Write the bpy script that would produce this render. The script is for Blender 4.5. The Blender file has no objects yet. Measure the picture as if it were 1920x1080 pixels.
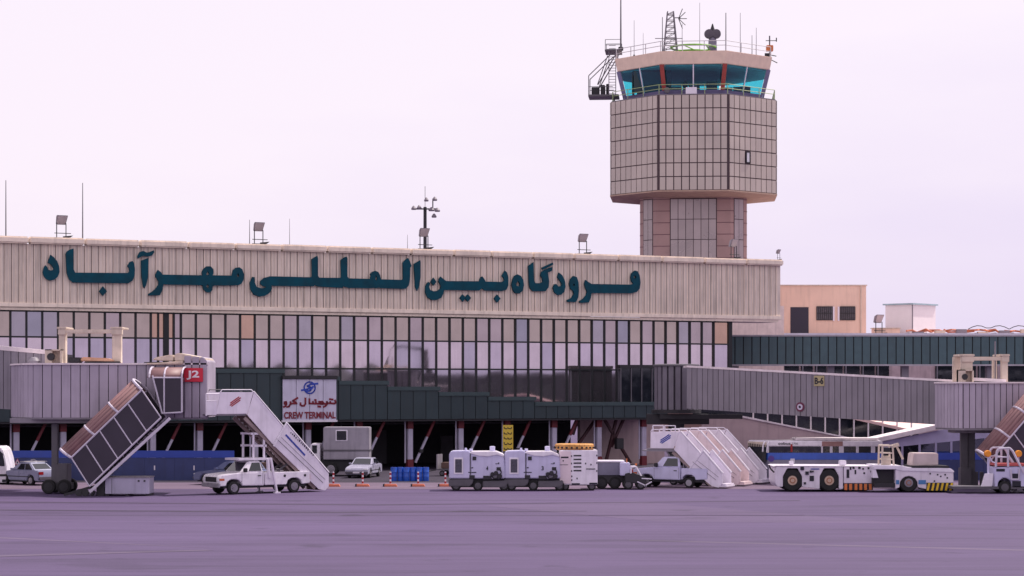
import bpy, bmesh, math, random
from mathutils import Vector, Matrix
random.seed(7)
R = math.radians
S = bpy.context.scene
COL = S.collection

# ------------------------------------------------------------------ camera, sky, sun, exposure
FPX, CX, HY, CH = 4000.0, 960.0, 730.0, 6.0        # focal length in photo pixels, optical axis, horizon row, eye height
cam = bpy.data.cameras.new('camera'); camo = bpy.data.objects.new('camera', cam); COL.objects.link(camo)
camo.location = (0, 0, CH); camo.rotation_euler = (R(90), 0, 0)
cam.sensor_width = 36; cam.lens = FPX / 1920 * 36; cam.shift_y = (HY - 540) / 1920
cam.clip_start = 1; cam.clip_end = 9000
S.camera = camo
SUN_EL, SUN_AZ = R(58), math.atan2(.80, .50)         # azimuth measured from +Y towards +X
W = bpy.data.worlds.new('World'); S.world = W; W.use_nodes = True
nt = W.node_tree; nt.nodes.clear()
out = nt.nodes.new('ShaderNodeOutputWorld'); bg = nt.nodes.new('ShaderNodeBackground')
sky = nt.nodes.new('ShaderNodeTexSky'); sky.sky_type = 'NISHITA'; sky.sun_disc = False
sky.sun_elevation = SUN_EL; sky.sun_rotation = SUN_AZ; sky.dust_density = 4
mx = nt.nodes.new('ShaderNodeMix'); mx.data_type = 'RGBA'; mx.inputs[0].default_value = .9
nt.links.new(sky.outputs[0], mx.inputs[6])
tcw = nt.nodes.new('ShaderNodeTexCoord'); sxyz = nt.nodes.new('ShaderNodeSeparateXYZ'); nt.links.new(tcw.outputs['Generated'], sxyz.inputs[0])
nz = nt.nodes.new('ShaderNodeTexNoise'); nz.inputs['Scale'].default_value = 5; nz.inputs['Detail'].default_value = 5
mpw = nt.nodes.new('ShaderNodeMapping'); mpw.inputs['Scale'].default_value = (1, 1, 4); nt.links.new(tcw.outputs['Generated'], mpw.inputs[0]); nt.links.new(mpw.outputs[0], nz.inputs['Vector'])
ma = nt.nodes.new('ShaderNodeMath'); ma.operation = 'MULTIPLY_ADD'; nt.links.new(nz.outputs['Fac'], ma.inputs[0]); ma.inputs[1].default_value = .16; nt.links.new(sxyz.outputs['Z'], ma.inputs[2])
ms = nt.nodes.new('ShaderNodeMath'); ms.operation = 'MULTIPLY_ADD'; nt.links.new(sxyz.outputs['X'], ms.inputs[0]); ms.inputs[1].default_value = -.22; nt.links.new(ma.outputs[0], ms.inputs[2])
mr = nt.nodes.new('ShaderNodeMapRange'); nt.links.new(ms.outputs[0], mr.inputs[0]); mr.inputs[1].default_value = .02; mr.inputs[2].default_value = .22
veil = nt.nodes.new('ShaderNodeMix'); veil.data_type = 'RGBA'; nt.links.new(mr.outputs[0], veil.inputs[0])
veil.inputs[6].default_value = (8.5, 7.5, 9.9, 1); veil.inputs[7].default_value = (10.6, 9.5, 10.6, 1); nt.links.new(veil.outputs[2], mx.inputs[7])   # pale pink overcast veil, more lilac low down
nt.links.new(mx.outputs[2], bg.inputs[0]); bg.inputs[1].default_value = .1
nt.links.new(bg.outputs[0], out.inputs[0])
sl = bpy.data.lights.new('sun', 'SUN'); sl.energy = 4.8; sl.angle = R(.5); sl.color = (1, .92, .84)
so = bpy.data.objects.new('sun', sl); COL.objects.link(so)
sd = Vector((math.sin(SUN_AZ) * math.cos(SUN_EL), math.cos(SUN_AZ) * math.cos(SUN_EL), math.sin(SUN_EL)))
so.rotation_euler = sd.to_track_quat('Z', 'Y').to_euler(); so.location = (60, 20, 120)
S.view_settings.view_transform = 'Standard'; S.view_settings.look = 'None'
S.view_settings.exposure = 0; S.view_settings.gamma = 1

# ------------------------------------------------------------------ materials
def lin(c):
    c /= 255.0
    return c / 12.92 if c <= .04045 else ((c + .055) / 1.055) ** 2.4
MATS = {}
def mat(name, rgb, rough=.6, metal=0.0, var=.12, scale=1.5, streak=0.0, bump=0.0, bscale=20, spec=.5, emit=None, srgb=True, fine=0.0, bdet=4, pvar=0.0, rvar=.08):
    if name in MATS: return MATS[name]
    m = bpy.data.materials.new(name); m.use_nodes = True; n = m.node_tree; N = n.nodes; L = n.links
    b = N['Principled BSDF']; b.inputs['Roughness'].default_value = rough; b.inputs['Metallic'].default_value = metal
    b.inputs['Specular IOR Level'].default_value = spec
    c = [lin(x) for x in rgb] if srgb else list(rgb)
    tc = N.new('ShaderNodeTexCoord')
    def noise(sc, vec, det=4.0):
        t = N.new('ShaderNodeTexNoise'); t.inputs['Scale'].default_value = sc; t.inputs['Detail'].default_value = det
        L.new(vec, t.inputs['Vector']); return t.outputs['Fac']
    def mixc(fac, a, bcol):
        x = N.new('ShaderNodeMix'); x.data_type = 'RGBA'; L.new(fac, x.inputs[0])
        for k, v in ((6, a), (7, bcol)):
            if isinstance(v, (list, tuple)): x.inputs[k].default_value = tuple(v) + (1,)
            else: L.new(v, x.inputs[k])
        return x.outputs[2]
    def ramp(fac, lo, hi):
        x = N.new('ShaderNodeMapRange'); L.new(fac, x.inputs[0]); x.inputs[1].default_value = lo; x.inputs[2].default_value = hi
        return x.outputs[0]
    f = ramp(noise(scale, tc.outputs['Object']), .3, .7)
    colr = mixc(f, [x * (1 - var) for x in c], [min(1, x * (1 + var)) for x in c])
    if streak:
        mp = N.new('ShaderNodeMapping'); L.new(tc.outputs['Object'], mp.inputs[0]); mp.inputs['Scale'].default_value = (2.2, 2.2, .22)
        f2 = ramp(noise(1.6, mp.outputs[0], 6), .5, .78)
        mu = N.new('ShaderNodeMath'); mu.operation = 'MULTIPLY'; L.new(f2, mu.inputs[0]); mu.inputs[1].default_value = streak
        colr = mixc(mu.outputs[0], colr, [x * .35 + .02 for x in c])
    if pvar:                       # sheets of one wall that left the factory in slightly different tones
        at = N.new('ShaderNodeAttribute'); at.attribute_name = 'pv'
        colr = mixc(at.outputs['Fac'], colr, [x * (1 - pvar) for x in c]) if False else colr
        hs = N.new('ShaderNodeHueSaturation'); L.new(colr, hs.inputs['Color']); mrp = N.new('ShaderNodeMapRange'); L.new(at.outputs['Fac'], mrp.inputs[0]); mrp.inputs[3].default_value = 1 - pvar; mrp.inputs[4].default_value = 1 + pvar
        L.new(mrp.outputs[0], hs.inputs['Value']); colr = hs.outputs[0]
    if fine:
        f3 = ramp(noise(bscale, tc.outputs['Object'], 8), .3, .7)
        colr = mixc(f3, colr, [x * (1 - fine) for x in c])
    L.new(colr, b.inputs['Base Color'])
    rr = N.new('ShaderNodeMapRange'); L.new(f, rr.inputs[0]); rr.inputs[3].default_value = max(.015, rough - rvar); rr.inputs[4].default_value = min(1, rough + rvar)
    L.new(rr.outputs[0], b.inputs['Roughness'])
    if bump:
        bp = N.new('ShaderNodeBump'); bp.inputs['Strength'].default_value = bump; bp.inputs['Distance'].default_value = .05
        L.new(noise(bscale, tc.outputs['Object'], bdet), bp.inputs['Height']); L.new(bp.outputs[0], b.inputs['Normal'])
    MATS[name] = m
    return m
def pane_mat(name, rgb, wav=.05):
    """reflective coated glass: a tinted mirror with slightly wavy sheets"""
    m = mat(name, rgb, rough=.04, rvar=.01, metal=.9, var=.08, scale=.7, streak=.12, bump=wav, bscale=.5, bdet=0)
    return m
def clear_mat(name, rgb, gloss=.12):
    if name in MATS: return MATS[name]
    m = bpy.data.materials.new(name); m.use_nodes = True; n = m.node_tree; N = n.nodes; L = n.links
    N.remove(N['Principled BSDF']); t = N.new('ShaderNodeBsdfTransparent'); t.inputs[0].default_value = tuple(rgb) + (1,)
    g = N.new('ShaderNodeBsdfGlossy'); g.inputs['Roughness'].default_value = .04; g.inputs[0].default_value = (.8, .9, .95, 1)
    x = N.new('ShaderNodeMixShader'); x.inputs[0].default_value = gloss
    L.new(t.outputs[0], x.inputs[1]); L.new(g.outputs[0], x.inputs[2]); L.new(x.outputs[0], N['Material Output'].inputs[0])
    MATS[name] = m
    return m

WHITE = mat('white_paint', (222, 216, 228), .38, var=.06, streak=.18)
WHITE_DIRTY = mat('worn_white_paint', (205, 196, 204), .5, var=.1, streak=.45)
CREAM = mat('cream_paint', (206, 190, 176), .6, var=.12, streak=.4)
GREY = mat('grey_metal', (128, 122, 132), .5, var=.12, streak=.3)
MIDGREY = mat('mid_grey_metal', (88, 84, 92), .55, var=.15, streak=.3)
DARK = mat('dark_metal', (38, 36, 42), .6, var=.2)
BLACK = mat('black_rubber', (22, 21, 24), .75, var=.2)
CHROME = mat('bare_metal', (165, 162, 168), .3, .8, var=.1)
VGLASS = mat('vehicle_glass', (26, 32, 38), .06, var=.1, spec=.8)
GLASS2 = mat('dark_window_glass', (28, 32, 40), .08, var=.15, spec=.6)
RED = mat('red_paint', (150, 26, 34), .5, var=.15)
ORANGE = mat('orange_plastic', (206, 116, 62), .5, var=.1)
YELLOW = mat('yellow_paint', (214, 176, 40), .5, var=.12)
BLUE = mat('blue_paint', (32, 56, 150), .5, var=.12, streak=.2)
LAMPW = mat('lamp_lens', (228, 228, 232), .15, var=.05)
LAMPR = mat('red_lens', (150, 20, 24), .2, var=.05)
INK = mat('dark_ink', (26, 26, 40), .6, var=.05)
BLUEINK = mat('blue_ink', (44, 62, 150), .6, var=.05)

# ------------------------------------------------------------------ geometry helpers
def P(px, py, Y):
    """the point that lies Y metres out on the sight line of a photo pixel"""
    return Vector(((px - CX) / FPX * Y, Y, CH + (HY - py) / FPX * Y))
def GY(py): return CH * FPX / (py - HY)             # distance of a ground point seen at row py
SPLIT = {'red_band', 'console', 'platform_stay', 'leg', 'vane', 'bracket', 'pier', 'lift_gantry', 'roof_machinery', 'window_post', 'post', 'door_seam', 'outrigger', 'hydraulic_ram',
         'platform_gate', 'stencil_text', 'text_row', 'end_frame', 'filler_cap', 'marking', 'exhaust', 'latch', 'tie_hole', 'cab_frame', 'beacon', 'deck_lamp', 'blue_stripe', 'window_pillar', 'hand_rail', 'step_opening',
         'beacon_post', 'fence_marker', 'foot', 'stripe', 'hose_hole', 'wall_panel', 'indicator', 'ballast_block', 'anchor_post', 'guard_frame'}
class MB:
    def __init__(s): s.v = []; s.f = []; s.cuts = []; s.pv = []
    def add(s, vs, fs):
        o = len(s.v); s.cuts.append((o, len(s.f))); s.v += [tuple(v) for v in vs]; fs = list(fs); r = random.random(); s.pv += [r] * len(fs); s.f += [[i + o for i in f] for f in fs]; return s
    def hexa(s, p):     # 4 bottom then 4 top
        return s.add(p, [(3, 2, 1, 0), (4, 5, 6, 7), (0, 1, 5, 4), (1, 2, 6, 5), (2, 3, 7, 6), (3, 0, 4, 7)])
    def box(s, x0, x1, y0, y1, z0, z1):
        return s.hexa([(x0, y0, z0), (x1, y0, z0), (x1, y1, z0), (x0, y1, z0), (x0, y0, z1), (x1, y0, z1), (x1, y1, z1), (x0, y1, z1)])
    def beam(s, a, b, w, h=None, up=(0, 0, 1)):
        a, b = Vector(a), Vector(b); d = (b - a).normalized(); up = Vector(up); h = h or w
        if abs(d.dot(up)) > .98: up = Vector((0, 1, 0))
        sd_ = d.cross(up).normalized(); u = sd_.cross(d).normalized(); q = []
        for c in (a, b): q += [c - sd_ * w / 2 - u * h / 2, c + sd_ * w / 2 - u * h / 2, c + sd_ * w / 2 + u * h / 2, c - sd_ * w / 2 + u * h / 2]
        return s.add(q, [(3, 2, 1, 0), (4, 5, 6, 7), (0, 1, 5, 4), (1, 2, 6, 5), (2, 3, 7, 6), (3, 0, 4, 7)])
    def cyl(s, a, b, r, n=10, r1=None):
        a, b = Vector(a), Vector(b); d = (b - a).normalized(); r1 = r if r1 is None else r1
        t = Vector((0, 0, 1)) if abs(d.z) < .9 else Vector((1, 0, 0)); x = d.cross(t).normalized(); y = d.cross(x)
        ca = [(math.cos(2 * math.pi * i / n), math.sin(2 * math.pi * i / n)) for i in range(n)]
        vs = [a + (x * c + y * k) * r for c, k in ca] + [b + (x * c + y * k) * r1 for c, k in ca]
        fs = [(i, (i + 1) % n, n + (i + 1) % n, n + i) for i in range(n)] + [tuple(range(n - 1, -1, -1)), tuple(range(n, 2 * n))]
        return s.add(vs, fs)
    def tube(s, pts, r, n=6):
        for a, b in zip(pts[:-1], pts[1:]):
            if (Vector(a) - Vector(b)).length > 1e-4: s.cyl(a, b, r, n)
        return s
    def prism(s, poly, y0, y1):          # poly of (x, z), extruded along y
        n = len(poly)
        return s.add([(x, y0, z) for x, z in poly] + [(x, y1, z) for x, z in poly],
                     [tuple(range(n - 1, -1, -1)), tuple(range(n, 2 * n))] + [(i, (i + 1) % n, n + (i + 1) % n, n + i) for i in range(n)])
    def prismz(s, poly, z0, z1, poly2=None):         # poly of (x, y), extruded upwards
        n = len(poly); poly2 = poly2 or poly
        return s.add([(x, y, z0) for x, y in poly] + [(x, y, z1) for x, y in poly2],
                     [tuple(range(n - 1, -1, -1)), tuple(range(n, 2 * n))] + [(i, (i + 1) % n, n + (i + 1) % n, n + i) for i in range(n)])
    def slab(s, q, t, back=.01):         # thin plate raised t from the quad q (outward = right-hand normal of q)
        q = [Vector(v) for v in q]; nn = (q[1] - q[0]).cross(q[3] - q[0]).normalized()
        return s.hexa([v - nn * back for v in q] + [v + nn * t for v in q])
    def lathe(s, c, prof, n=20, axis='y'):           # prof of (offset along axis, radius)
        c = Vector(c); k = len(prof); vs = []
        for i in range(n):
            a = 2 * math.pi * i / n
            for o, r in prof:
                if axis == 'y': vs.append(c + Vector((r * math.cos(a), o, r * math.sin(a))))
                else: vs.append(c + Vector((r * math.cos(a), r * math.sin(a), o)))
        fs = []
        for i in range(n):
            j = (i + 1) % n
            for m in range(k - 1): fs.append((i * k + m, i * k + m + 1, j * k + m + 1, j * k + m))
        fs += [tuple(i * k for i in range(n)), tuple(i * k + k - 1 for i in range(n - 1, -1, -1))]
        return s.add(vs, fs)
    def build(s, name, m, parent=None, world=False, bevel=0, smooth=False):
        if name in SPLIT and len(s.cuts) > 1:            # pieces that lie apart become parts of their own
            grp = []
            for (v0, f0), (v1, f1) in zip(s.cuts, s.cuts[1:] + [(len(s.v), len(s.f))]):
                q = s.v[v0:v1]; lo = [min(p[i] for p in q) - .015 for i in range(3)]; hi = [max(p[i] for p in q) + .015 for i in range(3)]
                new = [lo, hi, [(v0, v1, f0, f1)]]; rest = []
                for g in grp:
                    if all(g[0][i] <= new[1][i] and new[0][i] <= g[1][i] for i in range(3)):
                        new = [[min(g[0][i], new[0][i]) for i in range(3)], [max(g[1][i], new[1][i]) for i in range(3)], g[2] + new[2]]
                    else: rest.append(g)
                grp = rest + [new]
            if len(grp) > 1:
                res = None
                for g in grp:
                    mb = MB()
                    for v0, v1, f0, f1 in g[2]: mb.add(s.v[v0:v1], [[i - v0 for i in f] for f in s.f[f0:f1]])
                    mb.cuts = [(0, 0)]; o = mb.build(name, m, parent, world, bevel, smooth); res = res or o
                return res
        vs = s.v
        if world and parent is not None:
            mi = parent.matrix_basis.inverted()
            pp = parent.parent
            while pp is not None: mi = mi @ pp.matrix_basis.inverted(); pp = pp.parent
            vs = [mi @ Vector(v) for v in vs]
        me = bpy.data.meshes.new(name); me.from_pydata([tuple(v) for v in vs], [], s.f); me.materials.append(m)
        if len(s.pv) == len(me.polygons): me.attributes.new('pv', 'FLOAT', 'FACE').data.foreach_set('value', s.pv)
        bm = bmesh.new(); bm.from_mesh(me)
        bmesh.ops.recalc_face_normals(bm, faces=bm.faces)
        if bevel:
            es = [e for e in bm.edges if len(e.link_faces) == 2 and e.calc_face_angle(0) > R(28)]
            bmesh.ops.bevel(bm, geom=es, offset=bevel, segments=2, affect='EDGES', clamp_overlap=True)
        bm.to_mesh(me); bm.free()
        if smooth or bevel:
            for p in me.polygons: p.use_smooth = True
            me.set_sharp_from_angle(angle=R(32))
        o = bpy.data.objects.new(name, me); COL.objects.link(o)
        if parent is not None: o.parent = parent
        return o
def tag(o, label, cat, group=None, kind=None):
    if label: o['label'] = label
    if cat: o['category'] = cat
    if group: o['group'] = group
    if kind: o['kind'] = kind
    return o
def thing(name, label, cat, loc=(0, 0, 0), rz=0, group=None):
    o = bpy.data.objects.new(name, None); COL.objects.link(o); o.empty_display_size = .3
    o.location = loc; o.rotation_euler = (0, 0, rz)
    o.matrix_basis = Matrix.Translation(Vector(loc)) @ Matrix.Rotation(rz, 4, 'Z')
    return tag(o, label, cat, group)
def dup(o, parent=None):
    c = o.copy(); COL.objects.link(c)
    if parent is not None: c.parent = parent
    for ch in list(o.children): dup(ch, c)
    return c
class Loc:
    """local metres of a vehicle whose near side stands Y metres out; x0 is the photo column of its origin"""
    def __init__(s, x0, Y): s.x0 = x0; s.Y = Y; s.k = Y / FPX; s.g = HY + CH * FPX / Y
    def x(s, px): return (px - s.x0) * s.k
    def z(s, py): return (s.g - py) * s.k
    def p(s, *pts): return [(s.x(a), s.z(b)) for a, b in pts]
    def loc(s, dy=0): return ((s.x0 - CX) / FPX * s.Y, s.Y + dy, 0)
def polyplate(mb, pts, y0, y1, holes=()):
    """flat outline (x, z) with holes turned into a plate between y0 and y1"""
    cu = bpy.data.curves.new('tmp', 'CURVE'); cu.dimensions = '2D'; cu.fill_mode = 'BOTH'; cu.extrude = abs(y1 - y0) / 2
    for ring in [pts] + list(holes):
        sp = cu.splines.new('POLY'); sp.points.add(len(ring) - 1)
        for q, (x, z) in zip(sp.points, ring): q.co = (x, z, 0, 1)
        sp.use_cyclic_u = True
    o = bpy.data.objects.new('tmp', cu); COL.objects.link(o)
    me = bpy.data.meshes.new_from_object(o)
    mb.add([(v.co.x, (y0 + y1) / 2 - v.co.z, v.co.y) for v in me.vertices], [tuple(p.vertices) for p in me.polygons])
    bpy.data.objects.remove(o); bpy.data.curves.remove(cu); bpy.data.meshes.remove(me)
def textplate(mb, txt, x0, x1, z0, z1, y, t=.02, bold=.0):
    """lettering filling the rectangle x0..x1, z0..z1 on the plane y (facing -y)"""
    cu = bpy.data.curves.new('tmp', 'FONT'); cu.body = txt; cu.size = 1; cu.offset = bold; cu.resolution_u = 3
    o = bpy.data.objects.new('tmp', cu); COL.objects.link(o)
    me = bpy.data.meshes.new_from_object(o)
    xs = [v.co.x for v in me.vertices]; zs = [v.co.y for v in me.vertices]
    ax, bx, az, bz = min(xs), max(xs), min(zs), max(zs)
    fx = (x1 - x0) / (bx - ax); fz = (z1 - z0) / (bz - az); n = len(me.vertices)
    V = [(x0 + (v.co.x - ax) * fx, y - t, z0 + (v.co.y - az) * fz) for v in me.vertices]
    mb.add(V, [tuple(p.vertices) for p in me.polygons])
    bpy.data.objects.remove(o); bpy.data.curves.remove(cu); bpy.data.meshes.remove(me)
def ribbon(mb, pts, w, y, t=.02):
    """pen strokes on the plane y: (x, z) polyline of width w"""
    for (a, b), (c, d) in zip(pts[:-1], pts[1:]):
        dx, dz = c - a, d - b; l = math.hypot(dx, dz) or 1; ex, ez = dx / l * w * .3, dz / l * w * .3; nx, nz = -dz / l * w / 2, dx / l * w / 2
        mb.prism([(a - ex + nx, b - ez + nz), (a - ex - nx, b - ez - nz), (c + ex - nx, d + ez - nz), (c + ex + nx, d + ez + nz)], y - t, y)
def panels(front, back, path, zb, zt, pitch, gap=.05, depth=.05, thick=.12, out=-1, jit=.0):
    """a wall clad in upright sheets along a plan path; zb/zt give the height at each path corner.
    front gets the sheets, back the dark wall behind the joints. out=-1: sheets stand to the right of the path direction"""
    for i in range(len(path) - 1):
        a, b = Vector(path[i]).to_2d(), Vector(path[i + 1]).to_2d(); L_ = (b - a).length; d = (b - a) / L_; nrm = Vector((d.y, -d.x)) * (-out)
        n = max(1, round(L_ / pitch))
        def pt(t, off, z): q = a + d * (t * L_) + nrm * off; return (q.x, q.y, z)
        def zz(l, t): return l[i] + (l[i + 1] - l[i]) * t
        back.hexa([pt(0, -thick, zz(zb, 0)), pt(1, -thick, zz(zb, 1)), pt(1, 0, zz(zb, 1)), pt(0, 0, zz(zb, 0)),
                   pt(0, -thick, zz(zt, 0)), pt(1, -thick, zz(zt, 1)), pt(1, 0, zz(zt, 1)), pt(0, 0, zz(zt, 0))])
        g = gap / 2 / L_
        for k in range(n):
            t0, t1 = k / n + g, (k + 1) / n - g; e = depth + random.uniform(-jit, jit)
            front.hexa([pt(t0, -.01, zz(zb, t0)), pt(t1, -.01, zz(zb, t1)), pt(t1, e, zz(zb, t1)), pt(t0, e, zz(zb, t0)),
                        pt(t0, -.01, zz(zt, t0)), pt(t1, -.01, zz(zt, t1)), pt(t1, e, zz(zt, t1)), pt(t0, e, zz(zt, t0))])
def wheel(parent, x, y, r, w, out=-1, rimm=None, name='wheel', ri=.6):
    """tyre with its rim; out is the side (along y) of the outer face"""
    h = w / 2
    t = MB().lathe((x, y, r), [(-h * .98, r * (ri + .02)), (-h, r * .86), (-h * .75, r * .97), (-h * .3, r), (h * .3, r), (h * .75, r * .97), (h, r * .86), (h * .98, r * (ri + .02))], 28).build(name, BLACK, parent, smooth=True)
    m = MB(); m.lathe((x, y + out * h * 1.0, r), [(-.015, r * ri), (.015, r * (ri - .02))], 24)
    m.lathe((x, y + out * h * 1.05, r), [(-.04, r * ri * .43), (.04, r * ri * .36)], 14)
    for k in range(8):
        a = k * math.pi / 4; m.cyl((x + r * ri * .68 * math.cos(a), y + out * h, r + r * ri * .68 * math.sin(a)), (x + r * ri * .68 * math.cos(a), y + out * (h + .03), r + r * ri * .68 * math.sin(a)), r * .06, 6)
    m.build('rim', rimm or CHROME, t, smooth=True)
    if ri < .5: MB().lathe((x, y + out * h * 1.06, r), [(-.02, r * ri * .62), (.02, r * ri * .6)], 16).build('hub', mat('hub_rust', (150, 92, 60), .6), t, smooth=True)
    return t
def fq(p00, p10, p11, p01, u0, u1, v0, v1):
    p00, p10, p11, p01 = map(Vector, (p00, p10, p11, p01))
    def q(u, v): return (p00 * (1 - u) + p10 * u) * (1 - v) + (p01 * (1 - u) + p11 * u) * v
    return [q(u0, v0), q(u1, v0), q(u1, v1), q(u0, v1)]

# ------------------------------------------------------------------ ground
def ground_mat(name, base, joints=True):
    m = bpy.data.materials.new(name); m.use_nodes = True; N = m.node_tree.nodes; L = m.node_tree.links; b = N['Principled BSDF']
    tc = N.new('ShaderNodeTexCoord')
    def noise(sc, scl=(1, 1, 1), det=6, lo=.3, hi=.7):
        mp = N.new('ShaderNodeMapping'); mp.inputs['Scale'].default_value = scl; L.new(tc.outputs['Object'], mp.inputs[0])
        t = N.new('ShaderNodeTexNoise'); t.inputs['Scale'].default_value = sc; t.inputs['Detail'].default_value = det; L.new(mp.outputs[0], t.inputs['Vector'])
        x = N.new('ShaderNodeMapRange'); L.new(t.outputs['Fac'], x.inputs[0]); x.inputs[1].default_value = lo; x.inputs[2].default_value = hi
        return x.outputs[0]
    def mul(col, fac, lo):
        x = N.new('ShaderNodeMix'); x.data_type = 'RGBA'; L.new(fac, x.inputs[0]); x.inputs[6].default_value = (1, 1, 1, 1); x.inputs[7].default_value = (lo, lo, lo, 1)
        y = N.new('ShaderNodeMix'); y.data_type = 'RGBA'; y.blend_type = 'MULTIPLY'; y.inputs[0].default_value = 1
        if isinstance(col, tuple): y.inputs[6].default_value = col
        else: L.new(col, y.inputs[6])
        L.new(x.outputs[2], y.inputs[7]); return y.outputs[2]
    c = mul(tuple(base) + (1,), noise(.03, (1, 3, 1)), .80)
    c = mul(c, noise(.25, (.35, 2.2, 1), 8, .45, .75), .84)
    c = mul(c, noise(1.3, (.3, 3, 1), 6, .5, .8), .86)
    c = mul(c, noise(14, (1, 1, 1), 3, .25, .75), .86)
    c = mul(c, noise(.5, (.08, 4.5, 1), 8, .52, .72), .78)
    c = mul(c, noise(.12, (.5, 2.5, 1), 10, .56, .60), .90)
    c = mul(c, noise(.6, (.5, .5, 1), 8, .64, .72), .66)
    c = mul(c, noise(.16, (.6, 1.6, 1), 9, .60, .66), .80)
    br = N.new('ShaderNodeTexBrick'); br.offset = 0; br.inputs['Scale'].default_value = 1; br.inputs['Brick Width'].default_value = 900; br.inputs['Row Height'].default_value = 7.5
    br.inputs['Mortar Size'].default_value = .07; br.inputs['Color1'].default_value = (0, 0, 0, 1); br.inputs['Color2'].default_value = (.25, .25, .25, 1); br.inputs['Mortar'].default_value = (1, 1, 1, 1)
    mpb = N.new('ShaderNodeMapping'); mpb.inputs['Location'].default_value = (450, 0, 0); mpb.inputs['Rotation'].default_value = (0, 0, .02); L.new(tc.outputs['Object'], mpb.inputs[0]); L.new(mpb.outputs[0], br.inputs['Vector'])
    c = mul(c, br.outputs['Color'], .80)
    L.new(c, b.inputs['Base Color']); b.inputs['Roughness'].default_value = .8; b.inputs['Specular IOR Level'].default_value = .3
    bp = N.new('ShaderNodeBump'); bp.inputs['Strength'].default_value = .3; bp.inputs['Distance'].default_value = .02
    L.new(noise(30, (1, 1, 1), 4, 0, 1), bp.inputs['Height']); L.new(bp.outputs[0], b.inputs['Normal'])
    MATS[name] = m; return m
APRON = ground_mat('apron_asphalt', (.106, .071, .160))
CONC = ground_mat('apron_concrete', (.175, .122, .185))
tag(MB().add([(-2500, -800, 0), (2500, -800, 0), (2500, 4000, 0), (-2500, 4000, 0)], [(0, 1, 2, 3)]).build('ground', APRON), 'purple grey asphalt apron stretching across the foreground', None, kind='structure')
def sheet(name, pts, z, m, label):
    q = [(P(px, py, GY(py)).x, GY(py), z) for px, py in pts]
    tag(MB().add(q, [tuple(range(len(q)))]).build(name, m), label, None, kind='structure')
DARKASPH = ground_mat('asphalt_painted_shade', (.045, .034, .06))  # dark stained asphalt, with the undercroft shade painted into its base colour
sheet('terminal_forecourt', [(-900, 905), (1240, 905), (1240, 864), (-900, 864)], .004, DARKASPH, 'oil stained asphalt running in under the annex, darkened in colour for the shade there')
sheet('concrete_strip', [(-900, 917), (3000, 917), (3000, 905), (-900, 905)], .008, CONC, 'paler concrete strip beside the terminal')
FAINT = ground_mat('faint_paint', (.15, .112, .19)); TYREM = ground_mat('tyre_mark', (.07, .048, .096))
sheet('painted_line', [(-300, 992), (425, 1029), (445, 1030), (-300, 995.5)], .004, FAINT, 'faint worn line at the lower left of the apron')
sheet('painted_line', [(-300, 1049), (385, 1031), (400, 1032.5), (-300, 1053)], .008, FAINT, 'second faint worn line at the lower left of the apron')
sheet('painted_line', [(1180, 1012), (2300, 1040), (2300, 1043), (1180, 1013.5)], .004, FAINT, 'faint worn line at the lower right of the apron')
sheet('tyre_marks', [(-300, 938), (700, 946), (1500, 938), (1500, 939.2), (700, 947.5), (-300, 939.5)], .006, TYREM, 'dark curved tyre marks across the apron')
sheet('tyre_marks', [(-300, 953), (620, 960), (1100, 958), (1100, 959), (620, 961.6), (-300, 955)], .006, TYREM, 'lower dark tyre marks across the apron')
sheet('asphalt_joint', [(-300, 966), (2300, 966), (2300, 966.6), (-300, 966.6)], .004, TYREM, 'dark joint running across the apron')
sheet('apron_patch', [(905, 948), (1190, 940), (1700, 982), (1230, 978)], .004, ground_mat('patched_asphalt', (.122, .084, .172)), 'paler resurfaced patch of apron')
# ------------------------------------------------------------------ terminal building
TA = Vector((-36, 150)); TB = Vector((22.7, 178)); TU = (TB - TA).normalized(); TN = Vector((TU.y, -TU.x))   # along the front, and out of it
TH = math.atan2(TU.y, TU.x)
def TW(px, off=0.0):
    """photo column -> metres along the terminal front (on the plane standing off metres proud of it) and distance"""
    xr = (px - CX) / FPX; Y = (TA.dot(TN) + off) / (xr * TN.x + TN.y); q = Vector((xr * Y, Y)) - TA
    return q.dot(TU), Y
def TZ(px, py, off=0.0):
    s, Y = TW(px, off); return s, CH + (HY - py) / FPX * Y
FASC = mat('fascia_sheet', (216, 202, 190), .55, var=.10, streak=.5, scale=.5, pvar=.07)
FASC2 = mat('fascia_trim', (238, 222, 206), .6, var=.1, streak=.4)
FJOINT = mat('fascia_joint', (120, 104, 102), .7)
MULL = mat('mullion_metal', (20, 24, 28), .5, var=.2)
PANES = [pane_mat('pane_rose', (176, 162, 160)), pane_mat('pane_beige', (178, 164, 152)), pane_mat('pane_grey', (164, 158, 162)), pane_mat('pane_blue', (154, 152, 160)), pane_mat('pane_tan', (190, 158, 136))]
PANES2 = [pane_mat('low_pane_lilac', (194, 182, 190), .07), pane_mat('low_pane_pale', (206, 192, 194), .07), pane_mat('low_pane_grey', (180, 172, 182), .07)]
GREEN = mat('green_sheet', (38, 54, 60), .45, var=.12, streak=.3, scale=.6, pvar=.10)
GREENT = mat('green_trim', (50, 68, 72), .5, var=.1)
ROOF = mat('roof_felt', (190, 178, 180), .8)
DCONC = mat('dark_concrete', (60, 54, 62), .8, var=.2)
term = thing('terminal_building', 'long terminal hall with pale ribbed fascia over a tall mullioned glass front', 'terminal', (TA.x, TA.y, 0), TH)
S0, S1 = -34.0, TW(1463)[0]
SE = TW(1366, -.4)[0]
fz0, fz1 = 12.12, 16.28
a_, b_ = MB(), MB()
panels(a_, b_, [(S0, 0), (S1, 0)], [fz0, fz0], [fz1, fz1], .52, gap=.05, depth=.045, thick=.6, jit=.004)
m = MB()
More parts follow.
